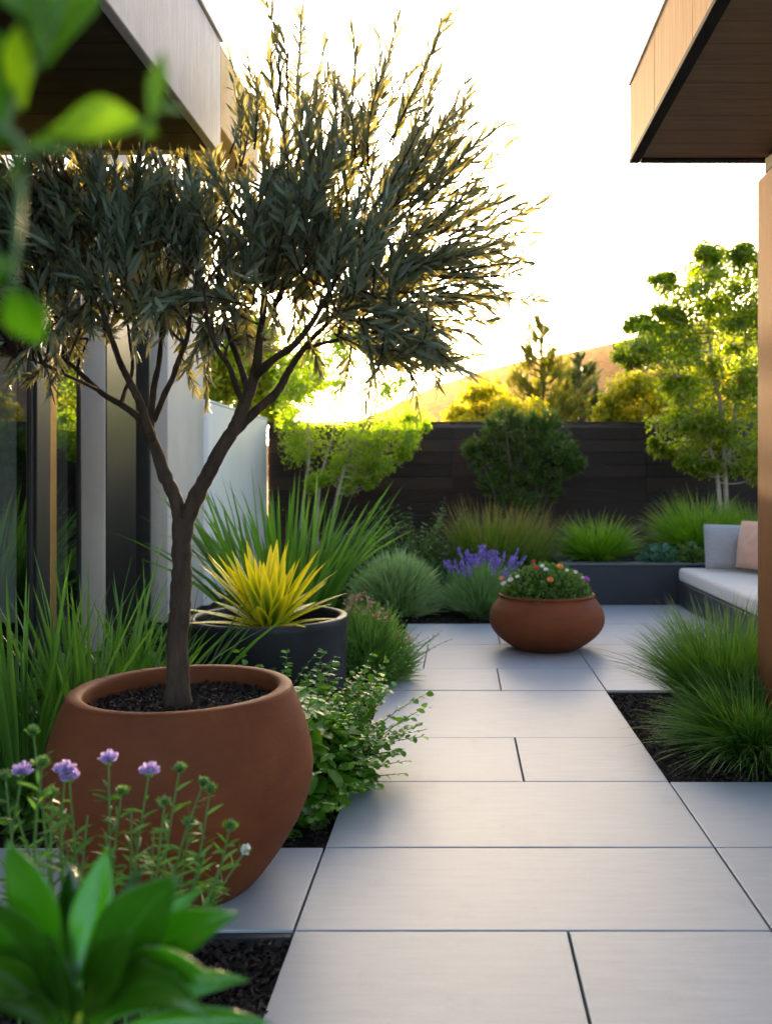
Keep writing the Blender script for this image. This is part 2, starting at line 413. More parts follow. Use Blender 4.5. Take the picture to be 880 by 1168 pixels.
# bark chips on the visible beds
def chips(mb, x0, x1, y0, y1, z, N):
    P = np.stack([x0 + (x1 - x0) * rng.random(N), y0 + (y1 - y0) * rng.random(N), z + rng.random(N) * .02], 1)
    D = rng.normal(size=(N, 3)) * [1, 1, .35]; W = rng.normal(size=(N, 3)) * [1, 1, .4]
    blades(mb, P, D, W, .012 + .022 * rng.random(N), .006 + .009 * rng.random(N), rng.normal(size=(N, 3)) * .15, [(0, .6), (.35, 1), (.7, .9), (1, .4)], fold=.5)
mb = MB()
chips(mb, -1.3, XS0 - .01, 1.2, 2.39, -.024, 9000)
chips(mb, XS1 + .01, 1.7, 3.65, 5.16, -.03, 6000)
chips(mb, -1.2, XS0 - .01, 3.0, 7.58, -.028, 5000)
chips(mb, -1.2, .6, 7.62, 9.0, -.015, 4000)
tag(mb.build('bark_mulch', M_CHIP), 'dark bark mulch spread over the planting beds', 'mulch', kind='stuff')

# ------------------------------------------------------------------ hill
ridge = [(60, 556), (250, 530), (400, 490), (450, 467), (500, 441), (540, 428), (580, 417), (640, 404), (700, 391), (770, 374), (850, 352), (960, 335), (1150, 350), (1400, 420), (1700, 500)]
YH = 1150.0
rx = np.array([at(p[0], p[1], YH)[0] for p in ridge]); rz = np.array([at(p[0], p[1], YH)[2] for p in ridge])
nx, ny = 220, 60
X, Y = np.meshgrid(np.linspace(-600, 1390, nx), np.linspace(560, 1700, ny))
Z = np.zeros_like(X)
for j in range(ny):
    for i in range(nx):
        x, y = X[j, i], Y[j, i]
        h = np.interp(x, rx, rz)
        t = (y - 560) / (YH - 560) if y < YH else 1 - (y - YH) / (1750 - YH)
        t = max(0, min(1, t)); s = t * t * (3 - 2 * t)
        nz = noise.fractal(Vector((x * .006, y * .006, .3)), 1.0, 2.0, 5)
        Z[j, i] = max(-2, h * s + nz * 9 * s * (1.1 - .85 * s) + 1.2 * noise.noise(Vector((x * .05, y * .05, 2))) * s)
ii = np.arange(ny - 1)[:, None] * nx + np.arange(nx - 1)[None]
mb = MB(); mb.add(np.stack([X, Y, Z], -1), np.stack([ii, ii + 1, ii + nx + 1, ii + nx], -1).reshape(-1, 4))
tag(mb.build('hill', M_HILL), kind='structure')

# ------------------------------------------------------------------ fence and garden wall
YF = 11.6
fe = thing('board_fence', 'dark brown stained fence of wide horizontal boards across the back of the garden', 'fence', (0, YF, -.1))
mb = MB(); z = -.05
while z < 1.93:
    h = min(.166, 1.985 - z)
    xs = -2.55
    for xe in (-.1, 2.45, 5.0, 7.5):
        box(mb, xs + .002, xe - .002, YF + rng.normal() * .0015, YF + .024, z + .004, z + h - .004)
        xs = xe
    z += h
bevel(mb.build('board_panel', M_FENCE, fe), .003, 1)
mb = MB(); box(mb, -2.54, 7.49, YF + .0245, YF + .0265, -.05, 1.984); mb.build('light_stop_sheet', M_BLACK, fe)  # thin sheet added so no light comes through the board gaps
mb = MB(); box(mb, -2.6, 7.5, YF - .012, YF + .075, 1.988, 2.018); bevel(mb.build('coping', M_FENCE, fe), .004, 1)
for x in (-2.45, -.1, 2.45, 5.0, 7.4):
    mb = MB(); box(mb, x - .045, x + .045, YF + .027, YF + .11, -.1, 1.985); mb.build('post', M_FENCE, fe)

wl = thing('garden_wall', 'white rendered garden wall running from the grey column to the dark fence', 'wall', (-2.7, 10.2, -.1))
mb = MB(); box(mb, -2.83, -2.55, 8.885, 11.585, -.1, 2.035); bevel(mb.build('wall_body', M_WHITE, wl), .012, 2)
mb = MB(); box(mb, -2.835, -2.546, 8.883, 11.588, 2.038, 2.06); bevel(mb.build('coping', M_WHITE, wl), .004, 1)

# ------------------------------------------------------------------ house on the left
hs = thing('modern_house', 'modern rendered house at left with deep flat canopy, dark glazing and grey columns', 'house', (-3, 4, -.1))
# near canopy
CX, CY, CZ0, CZ1 = -.792, 2.9, 2.322, 2.70
mb = MB(); box(mb, -4.2, CX - .03, -1.2, CY - .03, CZ0 + .02, CZ1 - .02); rc = mb.build('roof_canopy', M_ROOF, hs)
mb = MB(); box(mb, CX - .028, CX, -1.2, CY, CZ0, CZ1 - .004); box(mb, -4.2, CX - .03, CY - .028, CY, CZ0, CZ1 - .004)
bevel(mb.build('fascia', M_FASCIA_GREY, rc), .003, 1)
mb = MB(); box(mb, -4.2, CX + .008, -1.2, CY + .008, CZ1 - .002, CZ1 + .02); bevel(mb.build('coping', M_COPING, rc), .003, 1)
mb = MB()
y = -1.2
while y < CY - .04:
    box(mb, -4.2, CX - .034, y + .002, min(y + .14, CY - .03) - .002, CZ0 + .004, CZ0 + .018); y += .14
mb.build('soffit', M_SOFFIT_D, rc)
# timber end beam beyond the canopy
mb = MB(); box(mb, -1.02, CX - .004, CY + .012, 3.45, 2.42, 2.70); bm_ = bevel(mb.build('beam', M_GOLD, hs), .004, 1)
bm_['label'] = 'golden timber beam continuing behind the grey fascia'
# facade glazing plane facing the garden
FX = -2.6
mb = MB(); box(mb, FX - .9, FX - .86, 2.0, 6.5, -.05, 3.44); mb.build('inner_wall', M_ROOM, hs)
def pane(y0, y1, fw):
    m = MB(); box(m, FX - .08, FX + .012, y0, y0 + fw, 0, 3.44); box(m, FX - .08, FX + .012, y1 - fw, y1, 0, 3.44)
    box(m, FX - .08, FX + .012, y0 + fw, y1 - fw, 0, .05); box(m, FX - .08, FX + .012, y0 + fw, y1 - fw, 3.39, 3.44)
    f = bevel(m.build('window', M_BLACK, hs), .002, 1)
    m = MB(); m.add([(FX - .004, y0 + fw, .05), (FX - .004, y1 - fw, .05), (FX - .004, y1 - fw, 3.39), (FX - .004, y0 + fw, 3.39)], [(0, 1, 2, 3)], smooth=False)
    m.build('glass', M_GLASS, f)
pane(2.2, 3.7, .03); pane(3.703, 5.325, .03); pane(5.59, 5.995, .012)
mb = MB(); box(mb, FX - .08, FX + .03, 5.328, 5.50, 0, 3.44); bevel(mb.build('mullion', M_BLACK, hs), .003, 1)
mb = MB(); box(mb, FX - .08, FX + .03, 5.503, 5.587, 0, 3.44); bevel(mb.build('mullion', M_BRONZE, hs), .003, 1)
mb = MB(); box(mb, FX - .1, FX - .0, 2.2, 6.0, -.1, -.002); mb.build('sill', M_CHAR, hs)
# columns and recess, set back behind the glass line
mb = MB(); box(mb, -3.3, -2.672, 6.6, 7.2, -.1, 3.45); bevel(mb.build('column', M_PLASTER, hs), .008, 2)
mb = MB(); box(mb, -3.4, -2.66, 7.5, 7.54, -.1, 3.45); mb.build('recess_shade_panel', M_BLACK, hs)  # black sheet standing in for the darkness inside the recess
mb = MB(); box(mb, -2.669, -2.661, 6.604, 7.196, -.1, 3.45); mb.build('side_shade_panel', M_BLACK, hs)  # black sheet added over the column side to put it in shade
mb = MB(); box(mb, -2.935, -2.60, 7.8, 8.88, -.1, 3.45); bevel(mb.build('column', M_PLASTER, hs), .008, 2)
mb = MB(); box(mb, -6.5, -2.52, 2.0, 8.9, 3.455, 3.70); bevel(mb.build('roof', M_ROOF, hs), .006, 1)
mb = MB(); box(mb, -6.5, -2.94, 8.0, 8.8, -.1, 3.45); mb.build('wall', M_PLASTER, hs)
# ------------------------------------------------------------------ pavilion on the right
pv = thing('garden_pavilion', 'timber clad pavilion canopy at right carried by a rust brown pillar', 'pavilion', (1.65, 4.1, -.1))
PX, PY, PZ0, PZ1 = .83, 4.3, 2.815, 3.185
mb = MB(); box(mb, PX + .03, 5.5, -1.2, PY - .03, PZ0 + .02, PZ1 - .02); rc = mb.build('roof_canopy', M_ROOF, pv)
mb = MB()
y = -1.2
while y < PY - .01:
    y2 = min(y + .62, PY); box(mb, PX, PX + .028, y + .0015, y2 - .0015, PZ0 + .012, PZ1 - .004); y = y2
x = PX + .03
while x < 5.5:
    box(mb, x, min(x + .62, 5.5) - .003, PY - .028, PY, PZ0 + .012, PZ1 - .004); x += .62
bevel(mb.build('fascia', M_FASCIA_WOOD, rc), .002, 1)
mb = MB(); box(mb, PX - .004, PX + .045, -1.2, PY + .004, PZ0 - .014, PZ0 + .009); box(mb, PX + .048, 5.5, PY - .045, PY + .004, PZ0 - .014, PZ0 + .009)
bevel(mb.build('edge_trim', M_TRIM, rc), .002, 1)
mb = MB(); box(mb, PX - .008, 5.5, -1.2, PY + .008, PZ1 - .002, PZ1 + .018); bevel(mb.build('coping', M_COPING, rc), .003, 1)
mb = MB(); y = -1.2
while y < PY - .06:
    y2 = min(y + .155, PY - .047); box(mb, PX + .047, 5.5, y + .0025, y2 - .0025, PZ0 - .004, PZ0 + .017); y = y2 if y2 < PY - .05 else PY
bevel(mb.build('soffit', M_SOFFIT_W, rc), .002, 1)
mb = MB(); box(mb, 1.452, 1.9, 3.82, 4.295, -.1, PZ0 - .105); bevel(mb.build('pillar', M_PILLAR, pv), .006, 2)
mb = MB(); box(mb, 1.456, 1.86, -1.2, 4.2, PZ0 - .102, PZ0 - .018); bevel(mb.build('beam', M_TRIM, pv), .004, 1)

# ------------------------------------------------------------------ raised planter and bench
rp = thing('raised_planter', 'low charcoal raised planter along the back of the patio', 'planter', (2.4, 9.4, 0))
mb = MB(); box(mb, 1.0, 4.6, 8.76, 8.9, -.08, .39); box(mb, 1.0, 1.14, 8.9, 11.3, -.08, .39); box(mb, 4.46, 4.6, 8.9, 11.3, -.08, .39); box(mb, 1.14, 4.46, 11.18, 11.3, -.08, .39)
bevel(mb.build('planter_wall', M_CHAR, rp), .008, 2)
mb = MB(); box(mb, .99, 4.61, 8.75, 8.93, .392, .415); box(mb, .99, 1.15, 8.932, 11.3, .392, .415); bevel(mb.build('coping', M_CHARCAP, rp), .004, 1)
mb = MB(); box(mb, 1.142, 4.458, 8.902, 11.178, .2, .36); mb.build('soil', M_SOIL, rp)

bn = thing('patio_bench', 'built in dark grey patio bench with a long cream seat cushion', 'bench', (2.6, 7.6, 0))
mb = MB(); box(mb, 2.16, 3.02, 6.4, 8.745, .012, .235); bevel(mb.build('base', M_BENCH, bn), .008, 2)
mb = MB(); box(mb, 2.2, 3.0, 6.43, 8.72, -.01, .012); mb.build('plinth', M_BLACK, bn)
mb = MB(); box(mb, 2.9, 3.03, 6.4, 8.74, .238, .72); bevel(mb.build('backrest', M_BENCH, bn), .01, 2)
mb = MB(); box(mb, 2.165, 2.895, 6.42, 8.735, .238, .372); cu = bevel(mb.build('seat_cushion', M_CUSH, bn), .035, 5)
for p in cu.data.polygons: p.use_smooth = True

def pillow(name, label, c, w, h, d, tilt, yaw, roll, mat):
    n_ = 22; u = np.linspace(-1, 1, n_); U, V = np.meshgrid(u, u)
    pin = (1 - .10 * (1 - V ** 2)) ; pin2 = (1 - .07 * (1 - U ** 2))
    prof = (np.clip(1 - U ** 2, 0, 1) ** .42) * (np.clip(1 - V ** 2, 0, 1) ** .42)
    wr = np.array([[noise.noise(Vector((a * 2.2, b * 2.2, w * 9))) for a in u] for b in u])
    f = np.stack([U * w / 2 * pin2 * 1.0, -prof * d / 2 * (1 + .25 * wr), V * h / 2 * pin], -1)
    b = f * [1, -1, 1]
    ii = np.arange(n_ - 1)[:, None] * n_ + np.arange(n_ - 1)[None]
    q = np.stack([ii, ii + 1, ii + n_ + 1, ii + n_], -1).reshape(-1, 4)
    from mathutils import Euler
    M = np.array(Euler((tilt, roll, yaw)).to_matrix())
    m = MB()
    m.add(f.reshape(-1, 3) @ M.T + c, q); m.add(b.reshape(-1, 3) @ M.T + c, q[:, ::-1])
    # piping along the seam
    ring = np.concatenate([f[0], f[:, -1][1:], f[-1, ::-1][1:], f[::-1, 0][1:]])
    tube(m, ring @ M.T + c, .004, 5)
    return tag(m.build(name, mat, origin=c), label, 'pillow')
pillow('throw_pillow', 'grey square throw pillow standing on the cream bench cushion', at(831, 624, 8.45) + [0, 0, .0], .48, .43, .17, R(-14), R(4), R(2), M_GREYF)
pillow('throw_pillow', 'peach throw pillow leaning beside the grey pillow next to the pillar', at(862, 622, 8.15), .44, .44, .16, R(-10), R(-62), R(0), M_PEACH)

# ------------------------------------------------------------------ pots
def pot(name, label, cat, c, outer, inner, soil_r, soil_z, mat, wob=.004):
    t = thing(name, label, cat, c)
    m = MB(); lathe(m, c, outer + inner, 96, wob); m.build('body', mat, t)
    m = MB(); n_ = 40
    prof = [(soil_r * k / 10, soil_z + .012 * (1 - k / 10) + rng.normal() * .002) for k in range(10, -1, -1)]
    lathe(m, c, prof, n_); m.build('soil', M_SOIL, t)
    return t
def spline_prof(pts, sub=6):
    P, _ = smooth_path([(a, 0, b) for a, b in pts], [0] * len(pts), sub)
    return [(p[0], p[2]) for p in P]
POT = np.array([-.865, 2.73, 0.0])
o_ = spline_prof([(.205, 0), (.235, .012), (.315, .12), (.375, .235), (.398, .335), (.388, .44), (.362, .53), (.337, .592)])
i_ = [(.334, .601), (.326, .606), (.302, .606), (.292, .601), (.289, .59), (.29, .55), (.31, .5), (.32, .45)]
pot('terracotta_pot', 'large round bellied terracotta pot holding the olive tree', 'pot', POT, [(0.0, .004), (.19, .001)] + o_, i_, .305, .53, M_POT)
m = MB(); chip_n = 2600
ph = rng.random(chip_n) * 6.283; rr = .28 * np.sqrt(rng.random(chip_n))
P = POT + np.stack([rr * np.cos(ph), rr * np.sin(ph), .545 + .012 * rng.random(chip_n)], 1)
blades(m, P, rng.normal(size=(chip_n, 3)) * [1, 1, .35], rng.normal(size=(chip_n, 3)) * [1, 1, .4], .008 + .014 * rng.random(chip_n), .005 + .006 * rng.random(chip_n), None, [(0, .6), (.35, 1), (.7, .9), (1, .4)], fold=.5)
tag(m.build('soil_crumbs', M_CHIP, origin=POT), 'dark soil crumbs around the olive trunk in the big pot', 'soil', kind='stuff')

BOWL = np.array([.637, 6.5, 0.0])
o_ = spline_prof([(.205, 0), (.24, .012), (.335, .075), (.40, .145), (.424, .215), (.41, .29), (.372, .352), (.343, .385)])
i_ = [(.352, .391), (.356, .4), (.35, .408), (.334, .408), (.326, .398), (.326, .37), (.36, .33)]
pot('flower_bowl', 'squat terracotta bowl planter standing on the open paving', 'planter', BOWL, [(0, .004), (.19, .001)] + o_, i_, .345, .345, M_POT2, .002)
DP = np.array([-1.055, 4.82, -.035])
o_ = [(.39, 0), (.402, .006), (.41, .02), (.424, .25), (.43, .5), (.431, .53)]
i_ = [(.427, .538), (.418, .541), (.396, .541), (.388, .537), (.385, .52), (.38, .45)]
pot('round_planter', 'black cylindrical planter holding the yellow edged plant', 'planter', DP, [(0, .002), (.38, 0)] + o_, i_, .386, .46, M_PLANTER, 0)

# ------------------------------------------------------------------ olive tree
def pxline(pts, Y0):
    return [at(p[0], p[1], Y0 + (p[2] if len(p) > 2 else 0)) for p in pts]
ol = thing('olive_tree', 'olive tree with forked brown trunk and dense grey green crown in the big terracotta pot', 'tree', POT + [0, 0, .54])
YT = 2.73
mb = MB()
limbs = [
    ([(203, 800), (203, 745), (206, 690), (208, 640), (208, 592)], [.052, .044, .042, .040, .042]),
    ([(208, 604, -.01), (200, 570, 0), (186, 535, .02), (172, 498, .04), (160, 478, .05), (138, 462, .08), (112, 445, .12), (88, 422, .16), (60, 400, .2), (30, 375, .25)], [.032, .029, .027, .024, .017, .014, .012, .010, .007, .004]),
    ([(174, 503, .03), (162, 468, -.02), (150, 440, -.06), (138, 415, -.1), (122, 375, -.16), (105, 325, -.2), (92, 270, -.25), (85, 225, -.28)], [.022, .018, .015, .013, .010, .008, .006, .004]),
    ([(174, 503, .03), (172, 470, .06), (176, 440, .1), (184, 400, .14), (186, 350, .2), (180, 290, .25), (175, 235, .28)], [.019, .015, .013, .011, .009, .006, .004]),
    ([(175, 480, .06), (188, 450, .02), (203, 415, -.04), (215, 375, -.1), (222, 320, -.15), (228, 265, -.2)], [.014, .012, .011, .009, .007, .004]),
    ([(209, 602, .0), (226, 560, -.02), (246, 525, -.03), (264, 492, -.02), (278, 462, 0), (290, 428, .02), (297, 385, .04), (302, 330, .06), (305, 265, .06), (312, 190, .05)], [.036, .032, .030, .027, .025, .022, .017, .013, .010, .006]),
    ([(262, 498, -.02), (290, 470, .04), (315, 447, .1), (328, 425, .14), (345, 398, .18), (372, 370, .22), (405, 335, .26), (440, 300, .3)], [.022, .020, .018, .016, .013, .010, .007, .004]),
    ([(290, 430, .02), (312, 410, -.06), (335, 392, -.12), (360, 360, -.18), (385, 315, -.22), (400, 260, -.25), (412, 200, -.26)], [.018, .016, .014, .012, .009, .006, .004]),
    ([(283, 445, 0), (272, 410, .1), (262, 385, .16), (255, 350, .22), (250, 300, .28), (262, 240, .3)], [.016, .013, .011, .009, .006, .004]),
    ([(298, 380, .04), (318, 340, .14), (335, 290, .2), (348, 230, .24), (352, 160, .24)], [.013, .011, .009, .006, .004]),
    ([(278, 462, 0), (262, 420, -.12), (248, 398, -.18), (238, 370, -.24), (232, 330, -.28)], [.014, .011, .009, .007, .004]),
    ([(345, 398, .18), (385, 388, .2), (420, 385, .22), (455, 392, .24), (478, 398, .25)], [.010, .008, .006, .005, .003]),
    ([(138, 462, .08), (150, 420, .2), (145, 370, .3), (130, 310, .36)], [.010, .008, .006, .004]),
    ([(112, 445, .12), (85, 432, 0), (55, 418, -.1), (20, 405, -.18)], [.009, .007, .005, .003]),
]
nodes = []
for pts, rad in limbs:
    P, r = smooth_path(pxline(pts, YT), np.asarray(rad) * .74, 7)
    P = P + np.array([[noise.noise(Vector((*(p * 9), ))) * .008, noise.noise(Vector((*(p * 9 + 40), ))) * .008, 0] for p in P]) * np.clip(np.linspace(0, 6, len(P)), 0, 1)[:, None]
    tube(mb, P, r * (1 + .05 * rng.normal(size=len(r))), 12)
    nodes += [p for p, q in zip(P, r) if q < .02]
# root flare
tube(mb, *smooth_path(pxline([(203, 806), (203, 792), (203, 770)], YT), [.047, .040, .034], 4), n=12)
mb.build('trunk', M_OLIVE_BARK, ol)
nodes = np.array(nodes)
tw = MB(); lf = MB()
def olive_shoot(a, b, n_leaf, size=1.0, bare=.25, curve=None):
    a = np.asarray(a); b = np.asarray(b); d = b - a; L = np.linalg.norm(d)
    if curve is None: curve = rng.normal(size=3) * .06 * L
    t = np.linspace(0, 1, 7)[:, None]
    P = a + d * t + curve * (4 * t * (1 - t))
    tube(tw, P, np.linspace(.0042, .0012, 7) * (.7 + .3 * size), 4)
    k = int(n_leaf); tl = np.linspace(bare, 1, k)
    pos = a + d * tl[:, None] + curve * (4 * tl * (1 - tl))[:, None]
    ax = nrm(d + curve * (4 - 8 * tl)[:, None])
    s = nrm(np.cross(ax, rdir(1)[0] + np.array([0, .6, 0])))
    s2 = np.cross(ax, s)
    alt = (np.arange(k) % 2) * (math.pi / 2)
    s = s * np.cos(alt)[:, None] + s2 * np.sin(alt)[:, None]
    for sg in (1, -1):
        ang = (.66 - .22 * tl + rng.normal(size=k) * .22)[:, None]
        D = ax * np.cos(ang) + s * sg * np.sin(ang)
        W = np.cross(D, ax + rng.normal(size=(k, 3)) * .45)
        ln = (.064 - .020 * tl) * size * (.6 + .75 * rng.random(k))
        blades(lf, pos, D, W, ln, ln * (.165 + .06 * rng.random(k)), ax * .12 + rng.normal(size=(k, 3)) * .08, LANCE, fold=.35)
tips = [((338, 170), (346, 3)), ((322, 150), (314, 38)), ((352, 130), (372, 50)), ((275, 190), (283, 62)), ((262, 175), (264, 72)), ((375, 190), (402, 40)), ((362, 150), (378, 88)),
        ((400, 190), (452, 26)), ((420, 190), (438, 78)), ((425, 240), (500, 88)), ((400, 170), (425, 95)), ((450, 240), (480, 112)), ((430, 260), (531, 128)), ((455, 280), (516, 178)),
        ((440, 270), (547, 172)), ((450, 300), (563, 216)), ((440, 320), (591, 266)), ((470, 340), (573, 332)), ((470, 365), (568, 366)), ((450, 330), (535, 262)), ((460, 380), (540, 385)),
        ((330, 190), (334, 100)), ((300, 200), (302, 120)), ((440, 220), (470, 150)), ((455, 300), (560, 290)), ((430, 230), (508, 150)), ((290, 170), (294, 98)), ((390, 150), (410, 90)),
        ((460, 330), (552, 305)), ((470, 400), (515, 415))]
for k in range(16):
    a_ = R(-8 + 68 * rng.random()); r0 = 150 + 60 * rng.random(); r1 = r0 + 95 + 45 * rng.random()
    f_ = 1.0 if a_ < .9 else 1.12
    tips.append(((345 + r0 * math.cos(a_) * .8, 325 - r0 * math.sin(a_) * .85 * f_), (345 + r1 * math.cos(a_) * .82, 325 - r1 * math.sin(a_) * f_)))
for (a, b) in tips:
    dy = rng.normal() * .16
    A = at(*a, YT + dy * .6); B = at(*b, YT + dy)
    if a[0] > 265:
        for _ in range(2):
            o_ = rng.normal(size=3) * [.06, .16, .04]; olive_shoot(A + o_ * .5, B + (A - B) * (.12 + .45 * rng.random()) + o_ * 1.2, np.linalg.norm(B - A) * .75 / .019, .95, .08)
    olive_shoot(A, B, np.linalg.norm(B - A) / .021, 1.08, .1, rng.normal(size=3) * .012)
# dense crown
hull_top = [(-90, 184), (0, 184), (248, 184), (268, 215), (300, 205), (345, 190), (400, 195), (440, 225), (475, 275), (495, 320), (500, 350), (490, 385)]
hx = [p[0] for p in hull_top]; hy = [p[1] for p in hull_top]
def inside(px, py):
    if px < -110 or px > 498: return False
    top = np.interp(px, hx, hy)
    bot = np.interp(px, [-110, -20, 60, 130, 200, 240, 300, 350, 420, 480, 545], [425, 420, 400, 350, 365, 385, 350, 365, 395, 410, 370])
    return top < py < bot
cnt = 0
while cnt < 660:
    px = -110 + 655 * rng.random(); py = 90 + 330 * rng.random(); dy = (rng.random() - .5) * .8
    if not inside(px, py): continue
    if py > 305 and rng.random() > .42 + .25 * noise.noise(Vector((px * .02, py * .02, 3))): continue
    if noise.noise(Vector((px * .022, py * .022, dy * 2))) < -.22: continue
    # thinner towards the upper right where single sprays show against the sky
    edge = py - np.interp(px, hx, hy)
    if px > 250 and edge < 90 and rng.random() > .25 + edge / 130: continue
    p = at(px, py, YT) + np.array([0, dy, 0])
    c = at(290, 430, YT) if px > 235 else at(165, 440, YT)
    d = nrm(p - c); d = nrm(d * .75 + np.array([0, 0, .55]) + rdir(1)[0] * .55)
    if py > 345: d = nrm(d + np.array([0, 0, -.75]))
    L = .13 + .14 * rng.random()
    b = p + d * L * .5
    if b[0] < CX + .03 and b[1] < CY + .03: b[2] = min(b[2], CZ0 - .05)
    a = p - d * L * .5
    j = np.argmin(np.sum((nodes - a) ** 2, 1) + 3 * np.clip(nodes[:, 2] - a[2], 0, 9))
    if np.linalg.norm(nodes[j] - a) < .42 and a[2] - nodes[j][2] > .55 * np.linalg.norm(nodes[j] - a):
        t = np.linspace(0, 1, 6)[:, None]; m_ = np.array([0, 0, -.012]) * 4 * t * (1 - t)
        tube(tw, nodes[j] * (1 - t) + a * t + m_ + rng.normal(size=3) * .012 * t * (1 - t) * 4, np.linspace(.0055, .0035, 6), 4)
    q_ = b + d * .03; qx = VPX + F * q_[0] / q_[1]; qy = VPY - F * (q_[2] - CAM_H) / q_[1]
    if qx < 262 and qy < 168: continue
    olive_shoot(a, b, 4 + L / .018, 1.08, .05)
    cnt += 1
# a few loose hanging sprays below the crown
for a, b in [((205, 400), (222, 442)), ((228, 395), (236, 462)), ((430, 390), (415, 462)), ((455, 390), (478, 468)), ((470, 395), (500, 440)), ((400, 395), (392, 440)), ((20, 400), (10, 440)), ((350, 385), (365, 425)), ((440, 395), (470, 425)), ((60, 405), (40, 430))]:
    olive_shoot(at(*a, YT + .1), at(*b, YT + .1), 9, .9, .3)
for k in range(44):
    px = -30 + 530 * rng.random(); y0 = np.interp(px, [-30, 60, 130, 200, 240, 300, 350, 420, 500], [395, 375, 335, 350, 370, 340, 350, 375, 380]) - 10
    dx = rng.normal() * 22; dy_ = rng.normal() * .22; ln_ = 30 + 45 * rng.random()
    olive_shoot(at(px, y0, YT + dy_), at(px + dx + (12 if px > 300 else -8), y0 + ln_, YT + dy_ + rng.normal() * .05), 8 + ln_ / 9, .95, .1)
cr = tw.build('twigs', M_OLIVE_BARK, ol); lf.build('crown', M_OLIVE, ol)

# ------------------------------------------------------------------ trees beyond and along the fence
def clump_tree(name, label, Y, blobs, trunks, leaf_mat, bark_mat, density=1.0, size=.06, base_z=0.0, group=None, flat=.75, prof=OVAL, trunk_r=.03, asp=.55, upright=.0, rnd=1.0):
    bx = np.mean([t_[0][0] for t_ in trunks]); base = at(bx, VPY, Y); base[2] = base_z
    t = thing(name, label, 'tree', base, group)
    tm = MB(); ends = []
    for pts in trunks:
        P3 = [at(p[0], p[1], Y + (p[2] if len(p) > 2 else 0)) for p in pts]
        P, r = smooth_path(P3, np.linspace(trunk_r, trunk_r * .4, len(P3)), 6)
        tube(tm, P, r, 8); ends += list(P[len(P) // 3:])
    ends = np.array(ends)
    cm = MB()
    blobs = list(blobs)
    for b in list(blobs):
        for _ in range(2):
            a_ = rng.random() * 6.283; blobs.append((b[0] + math.cos(a_) * b[2] * .85, b[1] + math.sin(a_) * b[2] * .8, b[2] * (.45 + .3 * rng.random())))
    for b in blobs:
        px, py, rp = b[:3]; dy = b[3] if len(b) > 3 else rng.normal() * .35 * (rp / 40) * Y / 10
        c = at(px, py, Y); c[1] += dy; rad = rp / F * Y
        j = np.argmin(np.sum((ends - c) ** 2, 1) + 2 * np.clip(ends[:, 2] - c[2] + .1, 0, 9)); s = ends[j]
        tt = np.linspace(0, 1, 7)[:, None]
        sag = np.array([0, 0, -.12]) * np.linalg.norm(c - s) * 4 * tt * (1 - tt)
        tube(tm, s * (1 - tt) + c * tt + sag, np.linspace(trunk_r * .35, trunk_r * .1, 7), 5)
        nt = max(5, int(20 * density))
        dirs = rdir(nt); dirs[:, 2] = dirs[:, 2] * flat + .12
        for d in dirs:
            e = c + d * rad * (.5 + .95 * rng.random() ** 1.3) * np.array([1, 1, flat])
            a = c + d * rad * .1
            k = max(7, int((12 + rad * 24) * density))
            tl = .2 + .8 * rng.random(k) ** .7
            pos = a + (e - a) * tl[:, None] + rng.normal(size=(k, 3)) * rad * .23
            ax = nrm(e - a)
            D = nrm(ax * .7 + rdir(k) * rnd + np.array([0, 0, upright]))
            W = perp(D)
            ln = size * (.6 + .8 * rng.random(k))
            blades(cm, pos, D, W, ln, ln * asp, np.array([0, 0, -.2]), prof, fold=0.3 if size > .05 else 0, var=np.clip(.5 + .3 * rng.normal() + .25 * rng.normal(size=k), 0, 1))
            if rng.random() < .5: tube(tm, np.array([a, (a + e) / 2 + rng.normal(size=3) * rad * .05, e]), [.006, .004, .002], 4)
    tm.build('trunk', bark_mat, t); cm.build('crown', leaf_mat, t)
    return t
clump_tree('maple_tree', 'airy green maple with pale twin stems standing in the raised planter', 10.2,
    [(802, 332, 30), (800, 302, 20), (828, 305, 22), (852, 312, 22), (860, 340, 30), (775, 345, 26), (760, 326, 15), (748, 372, 17), (735, 398, 22), (719, 402, 16), (727, 365, 12), (765, 385, 28), (760, 420, 24), (800, 380, 36), (835, 372, 34), (865, 385, 34), (800, 425, 38), (840, 425, 36), (775, 455, 26), (815, 470, 32), (850, 470, 34), (762, 487, 20), (783, 512, 20), (755, 512, 12), (838, 512, 28), (860, 520, 26), (815, 495, 22), (800, 535, 13), (888, 430, 40), (885, 350, 32), (895, 490, 32), (805, 286, 10), (853, 292, 12)],
    [[(829, 632), (828, 590), (826, 530), (822, 470), (812, 420), (806, 360), (802, 310)], [(822, 632), (821, 590), (818, 550), (812, 520), (795, 480), (775, 430)], [(829, 530), (836, 480), (846, 420), (852, 350)]],
    M_MAPLE, M_PALE_BARK, 1.2, .042, .36, trunk_r=.032)
